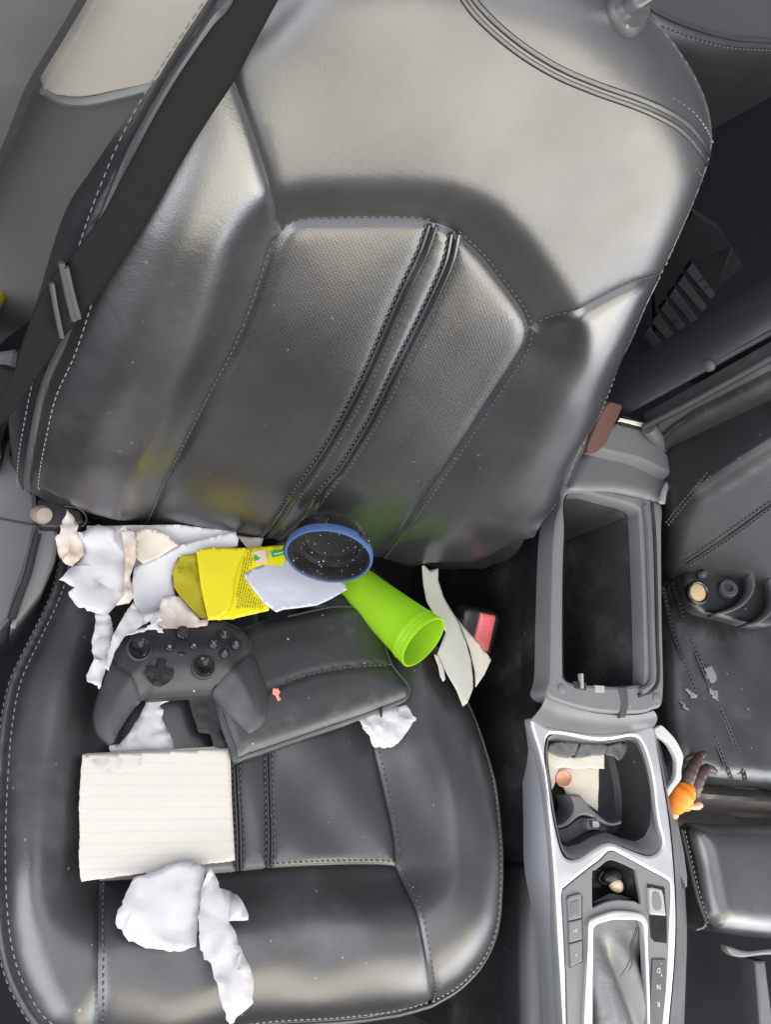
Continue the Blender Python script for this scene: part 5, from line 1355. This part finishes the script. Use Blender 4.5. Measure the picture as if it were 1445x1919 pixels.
litter('crumpled_tissue', 'small crumpled white tissue beside the lower right end of the pouch', 'tissue', Z8([(662, 1128), (720, 1095), (780, 1078), (860, 1055), (935, 1040), (1000, 1010), (1036, 988), (1032, 1040), (1000, 1090), (960, 1140), (925, 1200), (890, 1242), (850, 1272), (800, 1275), (755, 1266), (735, 1235), (718, 1205), (690, 1170)]), W_TISSUE, 'crumpled tissues', off=0.020, amp=0.009, freq=25, seed=105, facet=0.0095)
litter('paper_scrap', 'pointed black scrap poking over the small tissue by the pouch', 'scrap', Z8([(785, 1050), (800, 1050), (798, 1110), (788, 1112), (782, 1082)]), BLACK, off=0.032, amp=0.001, spacing=0.002)
fs = thing('folded_sheet', 'pale green-grey folded sheet standing in the gap between cushion and console', 'paper', CP0.pt(850, 1230, -0.03))
PG = paper('pale_folded_paper', (0.56, 0.56, 0.51), stain=(0.52, 0.49, 0.40), amount=0.25)
sheet('front_leaf', CP0, Z8([(1003, 300), (1020, 296), (1048, 322), (1100, 305), (1098, 370), (1130, 460), (1215, 590), (1255, 680), (1290, 800), (1300, 900), (1300, 950), (1265, 1030), (1240, 1050), (1200, 960), (1140, 865), (1090, 770), (1140, 650), (1075, 560), (1028, 490), (1010, 400)]), PG, off=0.045, amp=0.003, freq=9, seed=111, parent=fs, tilt=(-0.15, 0.0))
sheet('back_leaf', CP0, Z8([(1130, 465), (1180, 540), (1240, 620), (1310, 700), (1386, 800), (1350, 880), (1302, 950), (1298, 860), (1270, 740), (1215, 590)]), CREAM, off=0.036, amp=0.002, freq=9, seed=113, parent=fs, tilt=(0.05, 0))
sheet('torn_edge', CP0, Z8([(1080, 768), (1100, 775), (1130, 840), (1140, 905), (1128, 918), (1112, 890), (1100, 830)]), PG, off=0.050, amp=0.002, freq=30, seed=115, parent=fs, spacing=0.002)

# belt buckle
bu = thing('belt_buckle', 'black seat belt buckle with a red release button beside the cushion', 'buckle', level(-0.10).pt(890, 1190))
BU = Surf(level(-0.035).pt(890, 1185), (1, 0.1, 0), (-0.1, 0.9, 0.45))
pillow('buckle_body', BU, [(866, 1142), (876, 1138), (928, 1148), (932, 1160), (914, 1226), (904, 1224), (852, 1200)], BLACK, bu, off=-0.02, thick=0.02, er=0.004, curved=False)
pillow('release_button', BU, [(900, 1148), (927, 1153), (928, 1158), (914, 1220), (906, 1219), (888, 1196)], plastic('red_button', (0.66, 0.13, 0.14), rough=0.45, amount=0.5, dust=(0.75, 0.45, 0.42)), bu, off=-0.005, thick=0.009, er=0.003, curved=False, spacing=0.004)

# ================================================================== THINGS ON THE CONSOLE AND THE FAR SEAT
WELLP = level(-0.018)
LIN = plastic('torn_grey_lining', (0.10, 0.10, 0.105), rough=0.6, grain=0.3, amount=0.2)
def lining(pts, off, seed):
    sheet('peeling_lining', WELLP, Z3(pts), LIN, off=off, amp=0.003, freq=45, seed=seed, parent=con, spacing=0.002, thick=0.0012)
lining([(245, 270), (275, 232), (400, 225), (500, 228), (492, 335), (462, 328), (420, 352), (350, 345), (290, 320), (262, 300)], 0.016, 1)
lining([(525, 230), (640, 240), (745, 255), (722, 315), (620, 330), (540, 350), (465, 355), (495, 300)], 0.017, 2)
lining([(748, 255), (830, 225), (905, 240), (900, 290), (860, 360), (825, 372), (790, 340), (722, 322)], 0.015, 3)
def wl(label, px, mat, seed, off):
    return tag(sheet('paper_scrap', WELLP, Z3(px), mat, off=off, amp=0.0025, freq=22, seed=seed, spacing=0.0022), label, 'paper', 'papers in the cup holder')
wl('cream paper strip folded over the top of the others in the cup holder', [(225, 300), (262, 285), (350, 335), (470, 345), (600, 325), (715, 318), (712, 442), (600, 436), (470, 442), (380, 432), (300, 440), (238, 400)], CREAM, 121, 0.010)
wl('large cream paper under the coin in the cup holder', [(335, 430), (664, 425), (662, 790), (560, 720), (500, 690), (470, 752), (405, 757), (400, 640), (372, 582), (325, 515)], CREAM, 123, 0.003)
wl('pinkish paper scrap at the left wall of the cup holder', [(230, 395), (340, 430), (325, 520), (272, 645), (245, 500)], BEIGE_P, 125, 0.006)
p = WELLP.pt(*Z3([(378, 523)])[0], 0.010)
cn = lathe('coin', [(0.0, 0.0), (0.0085, 0.0), (0.0092, 0.0003), (0.0092, 0.0014), (0.0085, 0.0017), (0.0078, 0.0013), (0.0, 0.0013)], p, (-0.5, 0.05, 0.85), plastic('copper', (0.55, 0.27, 0.16), rough=0.4, metal=0.6, grain=0.1, amount=0.3, specks=0), n=32)
tag(cn, 'copper coin lying on cream paper in the cup holder', 'coin')

def lump(name, c, rad, mat, seed, amp=0.25, parent=None, n=14):
    r = np.random.default_rng(seed); V = []; F = []
    dirs = r.normal(size=(9, 3)); dirs /= np.linalg.norm(dirs, axis=1)[:, None]
    for i in range(n + 1):
        for j in range(2 * n):
            a, b = math.pi * i / n, math.pi * j / n
            d = np.array([math.sin(a) * math.cos(b), math.sin(a) * math.sin(b), math.cos(a)])
            k = 1 + amp * np.sum(np.maximum(0, dirs @ d - 0.6)) - amp * 0.3
            V.append(np.asarray(c) + d * k * np.asarray(rad))
    F = [(i * 2 * n + j, (i + 1) * 2 * n + j, (i + 1) * 2 * n + (j + 1) % (2 * n), i * 2 * n + (j + 1) % (2 * n)) for i in range(n) for j in range(2 * n)]
    return mk(name, V, F, mat, parent)
p = level(0.008).pt(*Z4([(700, 352)])[0])
tag(lump('pale_stone', p, (0.0090, 0.0075, 0.006), plastic('ivory_stone', (0.68, 0.60, 0.38), rough=0.45, specks=0), 4), 'small ivory coloured stone in the glossy tray of the console', 'stone')
p = level(0.005).pt(*Z4([(668, 295)])[0])
tag(lump('dark_plug', p, (0.0120, 0.0085, 0.008), BLACK, 6), 'dark round lump behind the ivory stone in the console tray', 'plug')
p = [level(0.006).pt(*q) for q in Z4([(590, 240), (560, 290), (575, 330), (620, 350)])]
tag(tube('bent_wire', spline(np.array(p), 0.002), 0.0012, BLACK, n=6), 'thin black bent wire in the console tray beside the ivory stone', 'wire')

ws = plate('plastic_band', level(0.004), Z5([(25, 82), (48, 70), (70, 62), (110, 98), (150, 142), (185, 200), (206, 252), (202, 300), (194, 345), (192, 400), (150, 455), (108, 512), (104, 462), (140, 410), (156, 370), (160, 328), (158, 275), (135, 220), (105, 175), (60, 140), (28, 112)]), plastic('white_band', (0.48, 0.48, 0.48), rough=0.5, amount=0.3, specks=0.2), off=0, depth=0.006, bevel=0.0015, step=0.003)
tag(ws, 'bent white plastic band wedged against the right side of the console', 'band')

# toy figure
D5 = lambda u, v, z: level(z).pt(*Z5([(u, v)])[0])
toy = thing('toy_figure', 'small toy figure in orange shirt and brown trousers wedged head first beside the console', 'toy', D5(190, 520, -0.05))
def limb(name, pts, rad, mat, parent=toy):
    P = spline(np.array([D5(*q) for q in pts]), 0.0015); r = np.interp(np.linspace(0, 1, len(P)), np.linspace(0, 1, len(rad)), rad)
    r = r * (1 + 0.035 * np.sin(np.arange(len(P)) * 1.1))
    return tube_geo(P, r, n=12)
TRO = plastic('brown_toy_plastic', (0.060, 0.038, 0.034), rough=0.45, grain=0.4, scale=300, amount=0.4, specks=0.2, dust=(0.25, 0.2, 0.18))
ORA = plastic('orange_toy_plastic', (0.85, 0.24, 0.02), rough=0.5, grain=0.3, scale=250, amount=0.2, dust=(0.9, 0.5, 0.2), specks=0)
SKIN = plastic('peach_toy_plastic', (0.72, 0.36, 0.24), rough=0.5, specks=0)
mb = MB()
mb.add(*limb('l', [(205, 452, -0.012), (235, 390, -0.006), (262, 330, -0.004), (285, 285, -0.006), (306, 250, -0.010)], [0.0085, 0.0088, 0.0072, 0.0064, 0.005], TRO))
mb.add(*limb('l', [(265, 492, -0.016), (285, 425, -0.010), (312, 372, -0.008), (340, 338, -0.010), (352, 325, -0.014)], [0.0085, 0.0092, 0.0078, 0.0068, 0.005], TRO))
mb.build('trousers', TRO, toy)
for a, b in (((300, 258, -0.009), (336, 240, -0.010)), ((346, 326, -0.012), (404, 352, -0.014))):
    V, F = limb('shoe', [a, ((a[0] + b[0]) / 2, (a[1] + b[1]) / 2 - 2, a[2]), b], [0.0048, 0.0050, 0.0036], TRO); mk('shoe', V, F, TRO, toy)
V, F = limb('shirt', [(232, 450, -0.010), (205, 490, -0.006), (180, 530, -0.006), (158, 575, -0.010), (148, 598, -0.014)], [0.009, 0.0135, 0.0150, 0.0135, 0.006], ORA)
mk('shirt', V, F, ORA, toy)
V, F = limb('sleeve', [(185, 560, -0.006), (215, 566, -0.006), (238, 566, -0.006)], [0.0075, 0.0068, 0.0055], ORA); mk('sleeve', V, F, ORA, toy)
V, F = limb('arm', [(228, 566, -0.006), (262, 570, -0.006), (290, 566, -0.006), (304, 560, -0.006), (312, 572, -0.006)], [0.0040, 0.0034, 0.0036, 0.0048, 0.0036], SKIN); mk('arm', V, F, SKIN, toy)
V, F = limb('neck', [(150, 592, -0.012), (144, 612, -0.016), (150, 622, -0.02)], [0.006, 0.0062, 0.005], SKIN); mk('head', V, F, SKIN, toy)

# black clip-on drink holder on the far seat
D6 = lambda u, v, z: level(z).pt(*Z6([(u, v)])[0])
dh = thing('drink_holder', 'black plastic clip with curved arms and a tan disc lying on the far seat', 'drink holder', D6(850, 1250, -0.03))
pillow('holder_body', level(-0.02), Z6([(618, 1130), (640, 1085), (700, 1065), (780, 1030), (870, 1005), (950, 1010), (1020, 1060), (1110, 1110), (1260, 1120), (1280, 1330), (1130, 1400), (1050, 1410), (920, 1380), (800, 1350), (700, 1320), (640, 1250)]), BLACK, dh, off=0, thick=0.022, er=0.008)
lathe('tan_disc', [(0.0118, -0.004), (0.0118, 0.001), (0.010, 0.002), (0.0, 0.002)], D6(705, 1210, 0.006), (-0.2, -0.1, 1), plastic('tan_cork', (0.42, 0.31, 0.19), rough=0.8, grain=0.4, specks=0), dh, n=28)
lathe('disc_rim', [(0.0155, -0.004), (0.0155, 0.003), (0.0135, 0.004), (0.0122, 0.003), (0.0122, -0.003)], D6(705, 1210, 0.006), (-0.2, -0.1, 1), BLACK_GLOSS, dh, n=32, caps=False)
lathe('pivot', [(0.0125, -0.004), (0.0125, 0.004), (0.011, 0.006), (0.006, 0.006), (0.0055, 0.0), (0.0, 0.0)], D6(880, 1190, 0.006), (-0.5, 0.2, 1), GREY_DK, dh, n=28)
lathe('knob', [(0.005, -0.003), (0.005, 0.004), (0.004, 0.006), (0.0, 0.006)], D6(730, 1105, 0.006), (0.2, 0.1, 1), GREY_DK, dh, n=16)
for pts in ([(955, 1035), (990, 1090), (1000, 1160), (985, 1215), (940, 1270), (880, 1305), (800, 1330)], [(1110, 1120), (1130, 1200), (1125, 1270), (1090, 1330), (1040, 1370), (980, 1395)]):
    P = spline(np.array([D6(a, b, 0.012) for a, b in pts]), 0.003); n = len(P)
    V = np.vstack([P + (0, 0, .008), P - (0, 0, .012)])
    mk('curved_arm', V, [(i, n + i, n + i + 1, i + 1) for i in range(n - 1)], GREY_DK, dh, solid=0.004)

# crumbs scattered over the seat, controller and pouch
mb = MB(); r = np.random.default_rng(12)
for k in range(110):
    u, v = r.uniform(30, 900), r.uniform(1180, 1880)
    st, w0 = CU.hit([(u, v)], 0.0)
    if not inside(st, pc.loop([('right', 0), ('ra', 0), ('rb', 0), ('rc', 0), ('rear2', 0), ('left', 0), ('front', 0)]) if k == 0 else _lp).any() if k else False: continue
    if k == 0: _lp = pc.loop([('right', 0), ('ra', 0), ('rb', 0), ('rc', 0), ('rear2', 0), ('left', 0), ('front', 0)])
    p = CU.world(st, w0)[0]; s_ = r.uniform(0.0003, 0.0007) * (1.6 if r.random() < .1 else 1)
    q = p + r.normal(0, s_, (6, 3)) * (1, 1, .4) + CU.N * s_ * .5
    V = p + np.array([(s_, 0, 0), (-s_, 0, 0), (0, s_, 0), (0, -s_, 0), (0, 0, s_), (0, 0, -s_ * .2)]) + r.normal(0, s_ * .3, (6, 3))
    mb.add(V, [(0, 2, 4), (2, 1, 4), (1, 3, 4), (3, 0, 4), (2, 0, 5), (1, 2, 5), (3, 1, 5), (0, 3, 5)])
tag(mb.build('crumbs', plastic('pale_crumbs', (0.6, 0.58, 0.54), rough=0.8, specks=0), sharp=None), 'pale crumbs scattered over the leather seat cushion', 'crumbs', kind='stuff')
